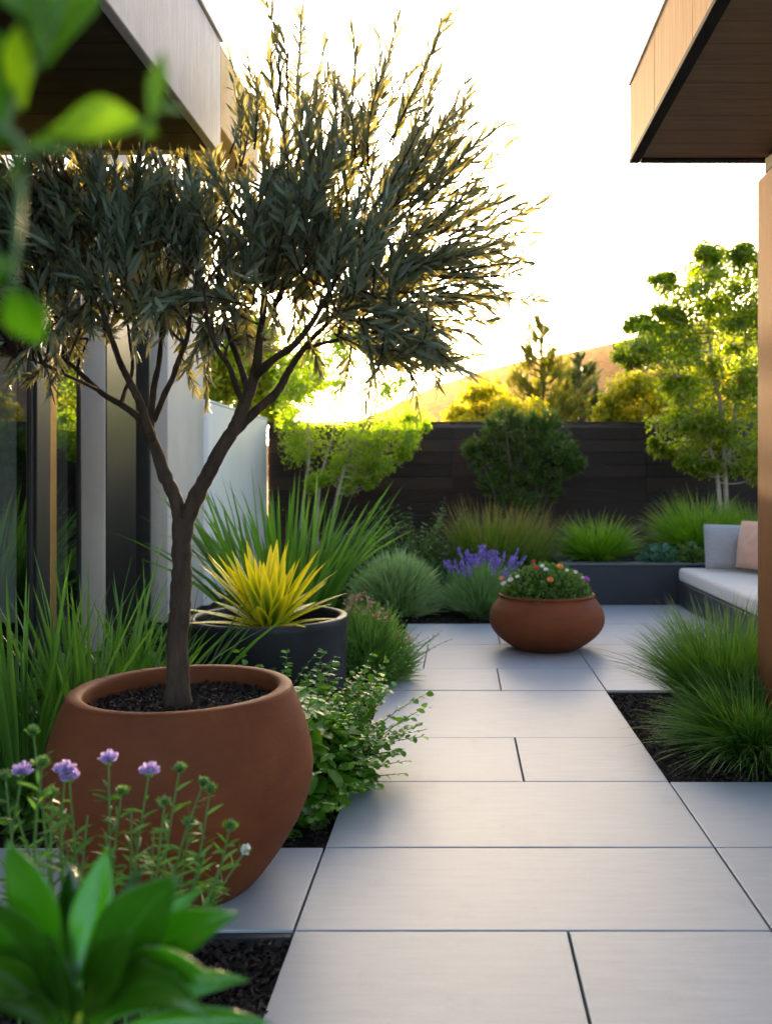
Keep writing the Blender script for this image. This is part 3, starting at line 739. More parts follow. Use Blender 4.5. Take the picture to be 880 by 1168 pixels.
clump_tree('feathery_tree', 'yellow green feathery tree with three thin pale stems in front of the fence', 10.4,
    [(395, 425, 30), (430, 432, 30), (460, 455, 24), (475, 478, 14), (360, 440, 28), (345, 470, 26), (385, 470, 32), (420, 478, 32), (450, 492, 22), (355, 505, 22), (400, 510, 26), (430, 520, 20), (330, 495, 16), (380, 535, 14), (415, 535, 15), (440, 535, 10), (360, 548, 9), (398, 552, 9), (425, 548, 8), (470, 500, 9), (455, 520, 9), (390, 375, 18), (425, 382, 16), (350, 390, 16), (340, 420, 25), (405, 395, 25), (370, 405, 24), (440, 405, 20), (330, 450, 16)],
    [[(342, 640), (345, 580), (352, 530), (352, 480), (362, 440)], [(362, 640), (362, 590), (366, 545), (378, 500), (388, 450)], [(376, 640), (380, 590), (388, 550), (402, 510), (425, 470), (440, 440)]],
    M_BIRCH, M_PALE_BARK, 1.15, .034, 0, trunk_r=.022, asp=.38, flat=1.05)
BG = 'trees beyond the fence and wall'
clump_tree('leafy_tree', 'bright green leafy tree rising behind the white garden wall', 12.6,
    [(250, 400, 40), (285, 420, 40), (240, 440, 40), (270, 455, 40), (310, 445, 34), (300, 400, 36), (220, 410, 40), (330, 420, 30), (200, 450, 40)],
    [[(265, 640), (265, 560), (262, 500), (258, 440)], [(265, 540), (285, 480), (300, 430)]], M_BACKTREE, M_DARK_BARK, 1.2, .09, 0, BG, trunk_r=.06)
clump_tree('golden_shrub', 'small round golden shrub showing over the fence left of the tall pine', 14.0,
    [(556, 468, 24), (540, 472, 22), (573, 474, 22), (553, 490, 26), (530, 490, 20), (582, 495, 20), (556, 515, 30), (530, 520, 28), (585, 520, 24), (604, 478, 18), (612, 500, 22)],
    [[(556, 635), (556, 580), (556, 520)]], M_GOLDLEAF, M_DARK_BARK, 1.2, .06, 0, BG, trunk_r=.05)
clump_tree('golden_tree', 'broad golden green tree showing over the fence left of the maple', 14.5,
    [(735, 455, 28), (710, 465, 22), (760, 445, 28), (695, 480, 16), (725, 482, 28), (760, 480, 30), (790, 455, 30), (800, 485, 30), (745, 505, 34), (700, 505, 24), (790, 515, 34), (830, 470, 34), (850, 500, 34), (760, 428, 16), (725, 438, 14)],
    [[(750, 632), (750, 570), (745, 510), (742, 460)], [(752, 560), (780, 500), (800, 460)]], M_GOLDLEAF, M_DARK_BARK, 1.2, .07, 0, BG, trunk_r=.06)
# more of the same row beyond the fence, seen in the window reflections
clump_tree('leafy_tree', 'tall leafy tree beyond the fence hidden behind the right pillar', 15.5,
    [(1010, 380, 60), (960, 420, 55), (1060, 420, 55), (1000, 460, 60), (920, 470, 50), (1090, 470, 50)],
    [[(1000, 628), (1000, 540), (1005, 420)]], M_BACKTREE, M_DARK_BARK, 1.0, .11, 0, BG, trunk_r=.08)

def conifer(name, label, px, tip, foot, wpx, Y, mat, whorls, group=None, base_z=0.0, needle=.11, nper=7, up=.45):
    top = at(px, tip, Y); bot = at(px, foot, Y); base = at(px, VPY, Y); base[2] = base_z
    t = thing(name, label, 'tree', base, group)
    tm = MB(); nm = MB()
    P = np.stack([base, (base + bot) / 2, bot, (bot + top) / 2 + [.02, 0, 0], top]); P, r = smooth_path(P, [.09, .08, .06, .035, .006], 6)
    tube(tm, P, r, 8)
    H = top[2] - bot[2]
    for i in range(whorls):
        f = (i + .3 * rng.random()) / whorls; z = bot[2] + H * f
        Rm = wpx / F * Y * ((1 - f) ** .9 * .97 + .03) * (.7 + .45 * rng.random())
        x0 = bot[:2] + (top[:2] - bot[:2]) * f
        for k in range(max(4, int(nper * (1 - .55 * f)))):
            a = rng.random() * 6.283; L = Rm * (.65 + .5 * rng.random())
            s = np.array([x0[0], x0[1], z]); h = np.array([math.cos(a), math.sin(a), 0])
            u_ = up * (.6 + .8 * rng.random()) + .35 * f
            e = s + h * L + np.array([0, 0, L * u_]); mid = s + h * L * .55 + np.array([0, 0, L * u_ * .3])
            bp, br = smooth_path([s, mid, e], [.016, .01, .004], 5); tube(tm, bp, br, 4)
            nt = 2 + int(L / .17)
            for q in range(nt):
                w_ = .45 + .55 * (q + rng.random()) / nt
                c0 = bp[min(len(bp) - 1, int(w_ * (len(bp) - 1)))]
                sd = nrm(nrm(e - mid) * .9 + rdir(1)[0] * .5 + np.array([0, 0, .75])); tl = needle * (1.0 + .9 * rng.random()) * (1.1 - .5 * f)
                n_ = 26; tt = rng.random(n_)
                pos = c0 + sd * tl * tt[:, None] * 1.2
                D = nrm(sd * 1.0 + rdir(n_) * .65)
                blades(nm, pos, D, perp(D), needle * (.6 + .5 * rng.random(n_)), .011 * Y / 14, None, NEEDLE, var=np.clip(.5 + .25 * rng.normal() + .2 * rng.normal(size=n_), 0, 1))
    tm.build('trunk', M_DARK_BARK, t); nm.build('crown', mat, t)
    return t
conifer('pine_tree', 'tall pointed pine standing beyond the fence against the hill', 616, 366, 500, 58, 16.5, M_PINE, 18, BG, 0, .125, 10, .52)
conifer('spruce_tree', 'shorter grey green spruce beyond the fence right of the tall pine', 661, 408, 505, 46, 17.5, M_PINE2, 16, BG, 0, .115, 10, .42)

def needle_shrub(name, label, blobs, Y, mat, n_t, needle, base_z, stem_px, cat='shrub', group=None):
    base = at(stem_px, VPY, Y); base[2] = base_z
    t = thing(name, label, cat, base, group); nm = MB(); tm = MB()
    for px, py, rp in blobs:
        c = at(px, py, Y); c[1] += rng.normal() * .1; rad = rp / F * Y
        tube(tm, np.array([base, (base + c) / 2 + [0, 0, .05], c]), [.03, .02, .01], 6)
        for k in range(n_t):
            d = rdir(1)[0]; d[2] = d[2] * .8 + .1
            p = c + d * rad * (.45 + .5 * rng.random()) * np.array([1, 1, .85])
            sd = nrm(d + np.array([0, 0, .55]) + rdir(1)[0] * .4); n_ = 24; tt = rng.random(n_)
            D = nrm(sd * .9 + rdir(n_) * .7)
            blades(nm, p + sd * needle * tt[:, None], D, perp(D), needle * (.6 + .6 * rng.random(n_)), .009, None, NEEDLE, var=np.clip(.5 + .25 * rng.normal() + .2 * rng.normal(size=n_), 0, 1))
    tm.build('stems', M_DARK_BARK, t); nm.build('foliage', mat, t)
    return t
needle_shrub('dwarf_pine', 'rounded dark green dwarf pine in front of the fence below the tall pine', [(598, 500, 30), (570, 505, 26), (628, 512, 26), (560, 530, 24), (595, 530, 34), (632, 535, 26), (575, 555, 28), (612, 558, 28), (645, 530, 15), (590, 580, 24), (620, 488, 20), (575, 488, 18), (545, 515, 12)], 10.7, M_DWARF, 70, .085, 0, 597)

# ------------------------------------------------------------------ shrubs, grasses and flowers
def dome(mb, c, r, h, N, L, w, prof=NEEDLE, spread=1.15, bend=.25, inner=.3):
    """fine shoots filling a rounded bush"""
    c = np.asarray(c, float)
    ph = rng.random(N) * 6.283; th = np.arccos(1 - rng.random(N) * (1 - math.cos(spread)))
    d = np.stack([np.sin(th) * np.cos(ph), np.sin(th) * np.sin(ph), np.cos(th)], 1)
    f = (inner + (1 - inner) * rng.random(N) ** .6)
    bumpy = np.array([.88 + .22 * noise.noise(Vector((*(x * 2.6 + c), ))) for x in d])
    P = c + d * np.array([r / math.sin(min(spread, 1.57)), r / math.sin(min(spread, 1.57)), h]) * (f * bumpy)[:, None] * (1 - L * .5 / max(h, .01))
    D = nrm(d * .8 + np.array([0, 0, .35]) + rdir(N) * .33)
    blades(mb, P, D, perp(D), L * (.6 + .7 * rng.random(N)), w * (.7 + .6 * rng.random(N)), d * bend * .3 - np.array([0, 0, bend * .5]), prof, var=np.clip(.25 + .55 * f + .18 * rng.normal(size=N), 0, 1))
def clumpT(name, label, cat, c, builder, mat, part='foliage', group=None):
    t = thing(name, label, cat, c, group); m = MB(); builder(m); m.build(part, mat, t); return t

G = 'ornamental grass clumps'
# right foreground fountain grasses
c = np.array([1.42, 4.66, -.03])
clumpT('fountain_grass', 'arching fountain grass clump between the pillar and the paving, taller rear one of the pair', 'grass clump', c, lambda m: grass(m, c, 2600, .60, .17, (.03, .62), .40, .0062), M_GRASS, group=G)
c2 = np.array([1.36, 4.02, -.03])
clumpT('fountain_grass', 'arching fountain grass clump at the corner of the front paving, nearer one of the pair', 'grass clump', c2, lambda m: grass(m, c2, 2600, .41, .15, (.04, .88), .55, .006), M_GRASS, group=G)
c3 = np.array([1.62, 4.72, -.03])
clumpT('fountain_grass', 'fountain grass clump half hidden behind the rust brown pillar', 'grass clump', c3, lambda m: grass(m, c3, 900, .55, .12, (.05, .9), .5, .0058), M_GRASS, group=G)
c4 = np.array([1.43, 9.25, .35])
clumpT('feather_grass', 'bright green grass clump in the raised planter nearest the bowl', 'grass clump', c4, lambda m: grass(m, c4, 1500, .54, .12, (.05, .88), .45, .010), M_BGRASS, group=G)
c5 = np.array([2.60, 9.5, .35])
clumpT('feather_grass', 'tall bright green grass clump behind the grey pillow', 'grass clump', c5, lambda m: grass(m, c5, 1700, .74, .15, (.05, .72), .4, .011), M_BGRASS, group=G)
c6 = np.array([3.33, 10.0, .35])
clumpT('feather_grass', 'grass clump right of the maple stems beside the pillar', 'grass clump', c6, lambda m: grass(m, c6, 900, .66, .14, (.05, .8), .4, .011), M_BGRASS, group=G)
c7 = np.array([.45, 9.1, -.02])
def b7(m):
    grass(m, c7 + [-.12, 0, 0], 1100, .98, .18, (.03, .42), .25, .010); grass(m, c7 + [.14, .1, 0], 900, .92, .16, (.03, .40), .25, .010)
clumpT('tawny_grass', 'tall grass clump with tawny tips behind the lavender', 'grass clump', c7, b7, M_TGRASS, group=G)

# strap leaved clumps
def strap(m, c, N, L, br, lean, w, bend=.35):
    ph = rng.random(N) * 6.283; rr = br * np.sqrt(rng.random(N))
    P = c + np.stack([rr * np.cos(ph), rr * np.sin(ph) * .8, np.zeros(N)], 1)
    th = lean * rng.random(N) ** .9
    D = np.stack([np.sin(th) * np.cos(ph), np.sin(th) * np.sin(ph), np.cos(th)], 1)
    h = np.stack([np.cos(ph), np.sin(ph), 0 * ph], 1)
    b = (bend * (.3 + rng.random(N)) * (.35 + th))[:, None]
    W = np.stack([-np.sin(ph), np.cos(ph), 0 * ph], 1) + rng.normal(size=(N, 3)) * .6
    blades(m, P, D, W, L * (.62 + .5 * rng.random(N)), w * (.7 + .5 * rng.random(N)), h * b * .8 - np.array([0, 0, .7]) * b, [(0, .8), (.15, .95), (.35, 1), (.55, .9), (.75, .68), (.9, .36), (1, .03)], fold=.35)
GI = 'strap leaved clumps'
for k, (px, Y, N, L, lab) in enumerate([(25, 3.35, 80, 1.02, 'tall strap leaved clump in front of the dark glass, cut by the picture edge'), (105, 3.6, 85, .98, 'tall strap leaved clump right behind the big pot below the columns'), (175, 4.2, 55, .86, 'shorter strap leaved clump behind the olive trunk'), (-60, 3.0, 60, .95, 'strap leaved clump beside the glazing outside the picture')]):
    c = at(px, VPY, Y); c[2] = -.03
    if k == 3: continue
    clumpT('iris_clump', lab, 'plant', c, lambda m: strap(m, c, N, L, .15, .42, .021), M_IRIS, group=GI)
cF = np.array([-1.42, 6.95, -.03])
clumpT('flax_clump', 'large fan of sword shaped green leaves behind the black planter', 'plant', cF, lambda m: strap(m, cF, 210, 1.36, .30, .52, .036, .38), M_IRIS2, group=GI)
# yellow edged plant
cY = DP + [0, 0, .47]
yt = thing('bromeliad_plant', 'spiky bromeliad with yellow edged green leaves in the black planter', 'plant', cY)
m = MB()
for ring, (N, L, th0, w) in enumerate([(12, .44, .12, .062), (18, .48, .40, .066), (20, .48, .72, .066), (14, .42, 1.02, .060)]):
    ph = np.arange(N) / N * 6.283 + ring * .4 + rng.normal(size=N) * .12; th = th0 + rng.normal(size=N) * .1
    D = np.stack([np.sin(th) * np.cos(ph), np.sin(th) * np.sin(ph), np.cos(th)], 1); h = np.stack([np.cos(ph), np.sin(ph), 0 * ph], 1)
    W = np.stack([-np.sin(ph), np.cos(ph), 0 * ph], 1)
    blades(m, cY + h * .03, D, W, L * (.8 + .35 * rng.random(N)), w * (.85 + .3 * rng.random(N)), h * .14 - np.array([0, 0, .21]) * th[:, None], [(0, .7), (.12, .85), (.3, 1), (.5, .92), (.7, .7), (.87, .38), (1, .02)], fold=.45)
m.build('foliage', M_LIME, yt)

# grey sage dome, lavender and others in the back bed
cS = np.array([-.60, 8.15, -.02])
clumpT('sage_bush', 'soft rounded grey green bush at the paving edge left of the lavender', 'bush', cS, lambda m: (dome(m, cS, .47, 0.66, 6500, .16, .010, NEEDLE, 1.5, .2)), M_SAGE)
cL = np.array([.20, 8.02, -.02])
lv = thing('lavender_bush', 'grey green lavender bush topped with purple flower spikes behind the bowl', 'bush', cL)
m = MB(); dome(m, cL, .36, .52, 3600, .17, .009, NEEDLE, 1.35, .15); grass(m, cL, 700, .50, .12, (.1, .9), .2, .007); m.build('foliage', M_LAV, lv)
m = MB(); sp = MB()
for k in range(70):
    a = rng.random() * 6.283; rr = .34 * math.sqrt(rng.random()); x = rr * math.cos(a); y = rr * math.sin(a)
    top = cL + np.array([x * 1.15, y, .43 + .15 * (1 - (rr / .36) ** 2) + .05 * rng.normal()])
    base = cL + np.array([x * .6, y * .6, .25])
    tube(sp, np.array([base, (base + top) / 2, top]), .003, 4)
    n_ = 34; tt = rng.random(n_); ax = nrm(top - base)
    pos = top + ax * (tt[:, None] - .6) * .085
    D = nrm(rdir(n_) + ax * .5); blades(m, pos, D, perp(D), .020, .014, None, CARD)
sp.build('stalks', M_LAV, lv); m.build('flowers', M_PURPLE, lv)['kind'] = 'stuff'
cB = at(478, VPY, 9.4); cB[2] = -.02
def leafy_bush(m, c, r, h, N, size, asp=.5):
    ph = rng.random(N) * 6.283; d = rdir(N); d[:, 2] = np.abs(d[:, 2]); f = (.35 + .65 * rng.random(N) ** .6)
    P = c + d * np.array([r, r, h]) * f[:, None]
    D = nrm(d * .6 + rdir(N) * .7 + np.array([0, 0, .25])); ln = size * (.6 + .7 * rng.random(N))
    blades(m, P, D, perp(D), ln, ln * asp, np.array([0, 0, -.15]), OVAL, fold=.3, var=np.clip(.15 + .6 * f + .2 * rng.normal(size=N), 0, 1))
def shoots(m, st, c, N, L, r, lean, leaf, asp=.5, pairs=9, droop=.3, tipscale=.6):
    """arching stems carrying paired leaflets"""
    for k in range(N):
        a = rng.random() * 6.283; th = lean[0] + (lean[1] - lean[0]) * rng.random(); l = L * (.6 + .6 * rng.random())
        s = c + np.array([math.cos(a), math.sin(a), 0]) * r * math.sqrt(rng.random()); h = np.array([math.cos(a), math.sin(a), 0])
        d = h * math.sin(th) + np.array([0, 0, math.cos(th)])
        t = np.linspace(0, 1, 8)[:, None]
        P = s + d * l * t + (h * .25 - np.array([0, 0, droop * (.4 + th)])) * l * t ** 2
        P[:, 2] = np.maximum(P[:, 2], .012)
        tube(st, P, np.linspace(.0035, .001, 8), 4)
        tl = np.linspace(.25, 1, pairs); pos = np.stack([np.interp(tl, t[:, 0], P[:, i]) for i in range(3)], 1)
        ax = nrm(np.gradient(pos, axis=0)); sd = nrm(np.cross(ax, np.array([0, 0, 1.0]) + rng.normal(size=3) * .2))
        for sg in (1, -1):
            D = nrm(sd * sg + ax * .55 + rng.normal(size=(pairs, 3)) * .25); ln = leaf * (1 - (1 - tipscale) * tl) * (.7 + .6 * rng.random(pairs))
            W = np.cross(D, np.array([0, 0, 1.0]) + rng.normal(size=(pairs, 3)) * .35)
            blades(m, pos, D, W, ln, ln * asp, np.array([0, 0, -.2]), OVAL, fold=.25, var=np.clip(.2 + .6 * tl + .2 * rng.normal(size=pairs), 0, 1))
def shoot_plant(name, label, cat, c, args, mat, group=None, extra=None):
    t = thing(name, label, cat, c, group); m = MB(); st = MB()
    for a in args: shoots(m, st, *a)
    if extra: extra(m, st)
    st.build('stems', M_STALK, t); m.build('foliage', mat, t)
    return t
GB = 'leafy shrubs in the back bed'
shoot_plant('leafy_shrub', 'loose upright leafy shrub between the sage bush and the fence', 'shrub', cB, [(cB, 55, .95, .22, (.02, .5), .075, .4, 14, .12)], M_SHRUB, GB)
cB2 = at(512, VPY, 8.9); cB2[2] = -.02
shoot_plant('leafy_shrub', 'small dark leafy shrub filling the gap between sage bush and lavender', 'shrub', cB2, [(cB2, 60, .62, .2, (.02, .6), .06, .45, 12, .15)], M_BED, GB)
cB3 = at(430, VPY, 9.3); cB3[2] = -.02
shoot_plant('leafy_shrub', 'leafy shrub behind the sage bush beneath the feathery tree', 'shrub', cB3, [(cB3, 60, .85, .3, (.02, .6), .075, .4, 12, .15)], M_SHRUB, GB)
# planter plants beside the pillow
cG = np.array([2.04, 9.02, .36])
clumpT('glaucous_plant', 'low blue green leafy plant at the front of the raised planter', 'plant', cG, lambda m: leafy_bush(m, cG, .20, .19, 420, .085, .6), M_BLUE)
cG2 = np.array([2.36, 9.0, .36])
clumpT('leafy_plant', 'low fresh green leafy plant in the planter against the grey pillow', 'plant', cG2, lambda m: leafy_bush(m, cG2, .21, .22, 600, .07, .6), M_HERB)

# bowl flowers
cW = BOWL + [0, 0, .35]
bf = thing('bowl_flowers', 'mound of small leaves with orange, white, red and violet blooms in the bowl', 'plant', cW)
m = MB(); leafy_bush(m, cW, .335, .27, 6500, .034, .6); m.build('foliage', M_HERB, bf)
def bloom(c, r, mat, nrm_, np_=6, layers=2):
    m = MB(); nrm_ = nrm(np.asarray(nrm_, float)); a = nrm(np.cross(nrm_, [.3, .9, .1])); b = np.cross(nrm_, a)
    for l in range(layers):
        ph = np.arange(np_) / np_ * 6.283 + l * .5
        D = a * np.cos(ph)[:, None] + b * np.sin(ph)[:, None] + nrm_ * (.25 + .45 * l)
        blades(m, np.tile(c, (np_, 1)), D, np.cross(D, nrm_), r * (1 - .25 * l), r * .8, nrm_ * .1, OVAL, fold=.2)
    return m
for px, py, mat, r in [(638, 647, M_ORANGE, .036), (622, 650, M_WHITEP, .026), (611, 648, M_RED, .028), (608, 641, M_RED, .024), (572, 660, M_ORANGE, .028), (627, 662, M_ORANGE, .036), (582, 662, M_WHITEP, .032), (574, 666, M_WHITEP, .03), (590, 658, M_WHITEP, .024), (663, 659, M_WHITEP, .024), (655, 653, M_WHITEP, .026), (646, 651, M_WHITEP, .022), (668, 661, M_MAGENTA, .036), (661, 657, M_ORANGE, .022), (618, 646, M_WHITEP, .024)]:
    p = at(px, py, 6.5); d = p - cW; k = math.sqrt(max(0, 1 - (d[0] / .33) ** 2 - (max(d[2], 0) / .28) ** 2)); p[1] -= .30 * k
    p = at(px, py, p[1])
    bloom(p, r * .8, mat, [d[0], -.6, .7]).build('flower', mat, bf)

# perennial by the path with dusty pink heads, and ground cover
cP = np.array([-.60, 5.55, -.03])
def pext(m, st): dome(m, cP, .35, .52, 4200, .12, .0065, NEEDLE, 1.5, .2)
pp = shoot_plant('path_perennial', 'bushy fine leaved perennial with dusty pink seed heads beside the black planter', 'plant', cP, [(cP, 60, .42, .22, (.1, .75), .026, .6, 11, .12)], M_PEREN, None, pext)
m = MB(); st = MB()
for px, py in [(398, 690), (404, 683), (409, 697), (418, 695), (422, 688), (427, 704), (440, 706), (433, 699), (452, 726), (467, 731), (412, 680), (396, 700)]:
    top = at(px, py, 5.5 + rng.normal() * .06); base = cP + [rng.normal() * .06, 0, .25]
    tube(st, np.array([base, (base + top) / 2 + [0, 0, .03], top]), .002, 4)
    n_ = 22; D = nrm(rdir(n_) + [0, 0, .4]); blades(m, top + rng.normal(size=(n_, 3)) * .014, D, perp(D), .02, .014, None, CARD)
m.build('flowers', M_PINKBR, pp)['kind'] = 'stuff'; st.build('flower_stalks', M_STALK, pp)

cQ = np.array([-.74, 3.72, -.03]); GQ = 'leafy ground covers around the big pot'
def qext(m, st):
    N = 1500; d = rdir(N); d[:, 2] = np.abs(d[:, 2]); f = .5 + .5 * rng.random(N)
    P = cQ + d * np.array([.34, .48, .40]) * f[:, None] + [0, -.12, 0]
    h = nrm(d * [1, 1, 0] + 1e-3); D = nrm(h * .8 + rdir(N) * .35 + np.array([0, 0, .05]))
    ln = .078 * (.6 + .7 * rng.random(N)); W = np.cross(D, np.array([0, 0, 1.0]) + rng.normal(size=(N, 3)) * .35)
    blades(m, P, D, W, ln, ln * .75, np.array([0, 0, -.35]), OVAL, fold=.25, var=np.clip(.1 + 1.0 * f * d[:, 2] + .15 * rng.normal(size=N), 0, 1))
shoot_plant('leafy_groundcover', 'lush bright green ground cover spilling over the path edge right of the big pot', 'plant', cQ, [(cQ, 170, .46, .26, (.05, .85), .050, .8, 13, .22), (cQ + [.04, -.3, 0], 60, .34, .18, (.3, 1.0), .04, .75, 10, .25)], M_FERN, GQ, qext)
cQ2 = np.array([-1.02, 4.05, -.03])
shoot_plant('leafy_groundcover', 'low leafy sprays showing between the big pot rim and the black planter', 'plant', cQ2, [(cQ2, 60, .50, .2, (.05, .9), .038, .65, 12, .2)], M_FERN, GQ)
# low growth filling the beds
m = MB(); N = 5200
P = np.stack([-2.5 + 1.9 * rng.random(N), 3.1 + 4.4 * rng.random(N), .0 + .12 * rng.random(N) ** 2], 1)
P2 = np.stack([-2.0 + 2.55 * rng.random(N // 2), 8.3 + 2.9 * rng.random(N // 2), .0 + .2 * rng.random(N // 2) ** 2], 1); P = np.vstack([P, P2])
P = P[(np.hypot(P[:, 0] - DP[0], P[:, 1] - DP[1]) > .47) & (np.hypot(P[:, 0] - POT[0], P[:, 1] - POT[1]) > .42)]
P = P[np.array([noise.noise(Vector((p[0] * 2.1, p[1] * 2.1, .5))) for p in P]) > -.12]
D = nrm(rdir(len(P)) * [1, 1, .5] + np.array([0, 0, .45])); ln = .06 + .08 * rng.random(len(P))
blades(m, P, D, perp(D), ln, ln * .5, np.array([0, 0, -.3]), OVAL, fold=.3)
tag(m.build('ground_cover', M_BED), 'low dark green growth covering the soil between the bigger plants', 'ground cover', kind='stuff')

# ------------------------------------------------------------------ foreground: scabious, glossy plant, hanging branch
cC = np.array([-.66, 1.72, -.04])
sb = thing('scabious_plant', 'slender plant with lilac pincushion flowers and green buds in front of the big pot', 'plant', cC)
stm = MB(); lfm = MB()
heads = [(25, 884, 'f'), (79, 890, 'f'), (74, 882, 'f'), (124, 870, 'f'), (170, 883, 'f'), (38, 834, 'b'), (240, 900, 'b'), (263, 942, 'b'), (280, 970, 'w'), (139, 902, 'b'), (205, 876, 'b'), (232, 893, 'b'), (6, 884, 'b'), (60, 905, 'b'), (48, 870, 'b'), (188, 915, 'b'), (216, 938, 'b'), (100, 930, 's'), (150, 925, 's'), (20, 930, 's'), (175, 950, 's'), (120, 950, 's'), (70, 940, 's'), (235, 970, 's'), (250, 990, 's'), (200, 985, 's')]
for px, py, kd in heads:
    dy = rng.normal() * .1
    top = at(px, py, 1.72 + dy)
    bx = px + (120 - px) * .18 + rng.normal() * 8 - max(0, px - 200) * .75
    base = at(bx, 1120, 1.72 + dy * .5); root = np.array([base[0], base[1], -.04])
    P, r = smooth_path([root, base, (base * .45 + top * .55) + rng.normal(size=3) * .012, top], [.004, .0035, .0028, .002], 7)
    tube(stm, P, r, 6)
    k = 26; tl = np.sort(.42 + .5 * rng.random(k)); idx = tl * (len(P) - 1); i0 = np.clip(idx.astype(int), 0, len(P) - 2); pos = P[i0] + (P[i0 + 1] - P[i0]) * (idx - i0)[:, None]
    D = nrm(rdir(k) * [1, 1, .4] + np.array([0, 0, .75])); ln = .028 + .026 * rng.random(k) * (1.1 - tl)
    blades(lfm, pos, D, perp(D), ln * 1.15, ln * .16 + .002, nrm(D * [1, 1, 0] + 1e-4) * .3 - np.array([0, 0, .25]), LANCE, fold=.3)
    ax = nrm(P[-1] - P[-4])
    if kd == 'f':
        m = MB(); n_ = 90
        d = nrm(rdir(n_) * [1, 1, .5] + ax * .55); blades(m, top + ax * .002 + d * .003, d, perp(d), .013 + .008 * rng.random(n_), .007, ax * .1, [(0, .3), (.5, .8), (.85, 1), (1, .5)], fold=.3)
        m.build('flower', M_LILAC, sb)
        d = nrm(rdir(14) * [1, 1, .3] - ax * .4); blades(lfm, np.tile(top - ax * .002, (14, 1)), d, perp(d), .012, .004, ax * .5, LANCE)
    elif kd in 'bw':
        m = MB(); n_ = 60; d = nrm(rdir(n_) + ax * .35); blades(m, top - ax * .002 + d * .0015, d, perp(d), .008 + .004 * rng.random(n_), .006, ax * .35, OVAL)
        m.build('flower_bud', M_BUD if kd == 'b' else M_WHITEP, sb)
        d = nrm(rdir(10) * [1, 1, .2] + ax * .4); blades(lfm, np.tile(top - ax * .008, (10, 1)), d, perp(d), .02, .006, ax * .3, LANCE, fold=.3)
stm.build('stems', M_STALK, sb); lfm.build('foliage', M_SCAB, sb)
# lower filler foliage between scabious stems
cS2 = np.array([-.80, 1.75, -.04])

def big_leaf(parent, name, a, b, w, mat, sag=.0, side=None, n_=14, cup=.25, prof=BROAD, var=.5):
    """one broad leaf from a to b with a bowed midrib, cupped blade and pointed tip"""
    a = np.asarray(a, float); b = np.asarray(b, float); d = b - a; L = np.linalg.norm(d); D = d / L
    W = nrm(np.cross(D, np.array([0, -1.0, .35]) if side is None else np.asarray(side, float))); Nn = np.cross(W, D)
    if Nn[1] > 0: Nn = -Nn
    t = np.linspace(0, 1, n_); wf = np.interp(t, [p[0] for p in prof], [p[1] for p in prof])
    C = 9; u = np.linspace(-1, 1, C)
    mid = a + d * t[:, None] + np.array([0, 0, 1.0]) * (sag * L * 4 * t * (1 - t))[:, None]
    V = mid[:, None] + W * (w / 2 * wf[:, None] * u[None])[..., None] + Nn * (cup * w / 2 * wf[:, None] * np.abs(u[None]) ** 1.3 + .02 * w * np.sin(t * 9)[:, None] * u[None])[..., None]
    ii = np.arange(n_ - 1)[:, None] * C + np.arange(C - 1)[None]
    m = MB(); m.add(V, np.stack([ii, ii + 1, ii + C + 1, ii + C], -1).reshape(-1, 4), var=var, tt=np.repeat(t, C), uu=np.tile(np.abs(u), n_))
    o = m.build(name, mat, parent)
    s = o.modifiers.new('thick', 'SOLIDIFY'); s.thickness = .0008
    return o
YB = .9
cV = at(85, VPY, YB); cV[2] = -.04
fp = thing('glossy_plant', 'lush plant with broad glossy green leaves filling the lower left corner', 'plant', cV)
m = MB(); P, r = smooth_path([cV, at(88, 1290, YB), at(88, 1160, YB)], [.012, .011, .008], 6); tube(m, P, r, 8); m.build('stem', M_STALK, fp)
for a, b, w, dy, sag, var in [((85, 1140), (122, 966), 58, .06, .03, .9), ((95, 1150), (205, 1000), 92, -.05, .06, .35), ((100, 1150), (272, 1042), 66, .0, .1, .5), ((75, 1130), (8, 958), 62, .0, .05, .6), ((70, 1140), (30, 985), 50, .10, .04, .3), ((85, 1120), (80, 985), 44, .12, .03, .1), ((70, 1150), (-40, 1020), 70, -.04, .08, .4), ((60, 1165), (-50, 1095), 60, -.08, .1, .6),
                         ((100, 1165), (248, 1122), 58, -.1, .16, .8), ((110, 1170), (285, 1118), 40, .05, .1, .5), ((100, 1180), (240, 1165), 60, -.12, .2, .4), ((120, 1180), (312, 1168), 34, .0, .06, .6), ((80, 1180), (60, 1075), 60, -.14, .04, .2), ((70, 1190), (-20, 1150), 60, -.12, .16, .3), ((95, 1170), (150, 1060), 56, -.12, .05, .4), ((90, 1150), (232, 1012), 34, .09, .05, .9), ((80, 1150), (165, 985), 30, .14, .03, .2)]:
    big_leaf(fp, 'leaf', at(a[0], a[1], YB), at(b[0], b[1], YB + dy), w * .82 / F * YB, M_FORE, sag, var=var)

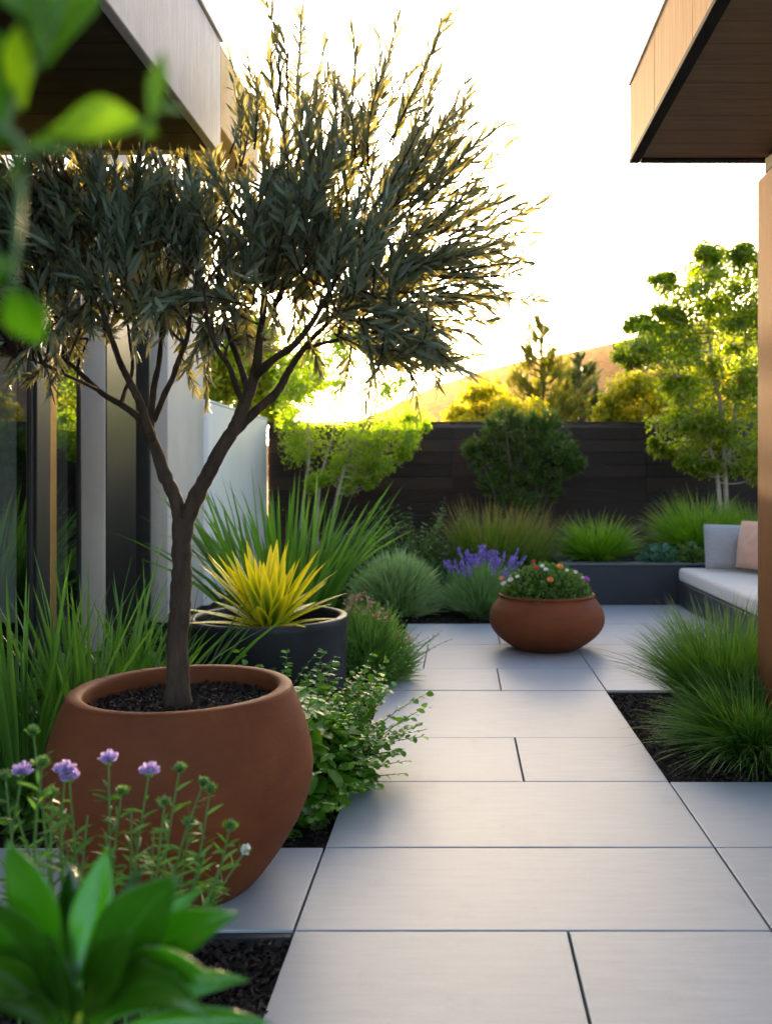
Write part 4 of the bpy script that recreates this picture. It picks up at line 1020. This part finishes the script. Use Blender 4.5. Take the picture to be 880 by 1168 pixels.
YL = .5
cK = at(12, 130, YL)
hb = thing('leafy_branch', 'blurred bright green leafy branch dipping into the upper left corner', 'branch', cK)
m = MB()
P, r = smooth_path([at(-160, 60, YL), at(-60, 120, YL), at(5, 150, YL), at(25, 172, YL), at(22, 250, YL), at(15, 330, YL)], [.004, .0035, .003, .0026, .002, .0014], 6); tube(m, P, r, 8)
P, r = smooth_path([at(25, 172, YL), at(70, 168, YL), at(140, 150, YL), at(180, 135, YL)], [.0022, .0018, .0014, .001], 6); tube(m, P, r, 6)
P, r = smooth_path([at(5, 150, YL), at(20, 110, YL), at(50, 60, YL), at(80, -20, YL)], [.0024, .002, .0016, .001], 6); tube(m, P, r, 6)
m.build('twig', M_STALK, hb)
for a, b, w, dy, var in [((50, 75), (98, -38), 88, .02, .25), ((25, 125), (20, 28), 36, -.02, .95), ((55, 152), (166, 142), 62, .0, .7), ((172, 142), (186, 58), 22, .0, .6), ((178, 125), (210, 126), 22, .02, .6), ((30, 168), (82, 172), 34, .02, .5), ((20, 160), (-35, 170), 50, .03, .1), ((10, 330), (46, 392), 52, .02, .15), ((2, 150), (-20, 30), 60, .05, .05), ((15, 300), (-30, 345), 60, .03, .1), ((160, 150), (180, 152), 16, 0, .7), ((30, 172), (8, 215), 36, .03, .2), ((60, 40), (0, -30), 70, .06, .2)]:
    big_leaf(hb, 'leaf', at(a[0], a[1], YL), at(b[0], b[1], YL + dy), w / F * YL, M_TWIGLEAF, .06 if w > 30 else .02, var=var)

# ------------------------------------------------------------------ air
HAZE = True
if HAZE:
    mb = MB(); box(mb, -1700, 2200, -60, 2400, -1.4, 330)
    n = NT('thin_haze')
    pv_ = n.new('ShaderNodeVolumePrincipled'); pv_.inputs['Color'].default_value = (1, .60, .20, 1)
    pv_.inputs['Density'].default_value = .00002; pv_.inputs['Anisotropy'].default_value = .8
    n.link(pv_.outputs[0], n.out.inputs['Volume'])
    tag(mb.build('haze', n.m), 'thin warm evening haze over the garden and hill', 'haze', kind='stuff')

# ------------------------------------------------------------------ light, sky, camera
SUN_EL, SUN_AZ = R(8.0), R(-2.6)        # azimuth from +Y, negative = towards -X
w = bpy.data.worlds.new('World'); sc.world = w; w.use_nodes = True
nt = w.node_tree; nt.nodes.clear()
sky = nt.nodes.new('ShaderNodeTexSky'); sky.sky_type = 'NISHITA'; sky.sun_disc = False
sky.sun_elevation = SUN_EL; sky.sun_rotation = SUN_AZ
sky.air_density = .7; sky.dust_density = 3.0; sky.ozone_density = .7
bg = nt.nodes.new('ShaderNodeBackground'); bg.inputs['Strength'].default_value = .15
wo = nt.nodes.new('ShaderNodeOutputWorld')
nt.links.new(sky.outputs[0], bg.inputs['Color']); nt.links.new(bg.outputs[0], wo.inputs['Surface'])
sl = bpy.data.lights.new('sun', 'SUN'); sl.energy = 5.0; sl.angle = R(.6); sl.color = (1.0, .72, .38)
so = bpy.data.objects.new('sun', sl); COL.objects.link(so)
sd = Vector((math.sin(SUN_AZ) * math.cos(SUN_EL), math.cos(SUN_AZ) * math.cos(SUN_EL), math.sin(SUN_EL)))
so.rotation_euler = sd.to_track_quat('Z', 'Y').to_euler()

cam = bpy.data.cameras.new('camera'); co = bpy.data.objects.new('camera', cam); COL.objects.link(co)
co.location = (0, 0, CAM_H); co.rotation_euler = (R(90), 0, 0)
cam.sensor_fit = 'VERTICAL'; cam.sensor_height = 36; cam.lens = 36 * F / 1168
cam.shift_x = -(VPX - 440) / 1168; cam.shift_y = -(584 - VPY) / 1168
cam.clip_start = .05; cam.clip_end = 6000
cam.dof.use_dof = True; cam.dof.focus_distance = 3.3; cam.dof.aperture_fstop = 2.8
sc.camera = co

sc.view_settings.view_transform = 'Standard'; sc.view_settings.look = 'None'; sc.view_settings.gamma = 1
sc.view_settings.exposure = 2.75
sc.render.engine = 'CYCLES'
cy = sc.cycles
cy.use_denoising = True
cy.max_bounces = 8; cy.diffuse_bounces = 4; cy.glossy_bounces = 3; cy.transmission_bounces = 5; cy.transparent_max_bounces = 8; cy.volume_bounces = 0
cy.sample_clamp_indirect = 8; cy.caustics_reflective = False; cy.caustics_refractive = False
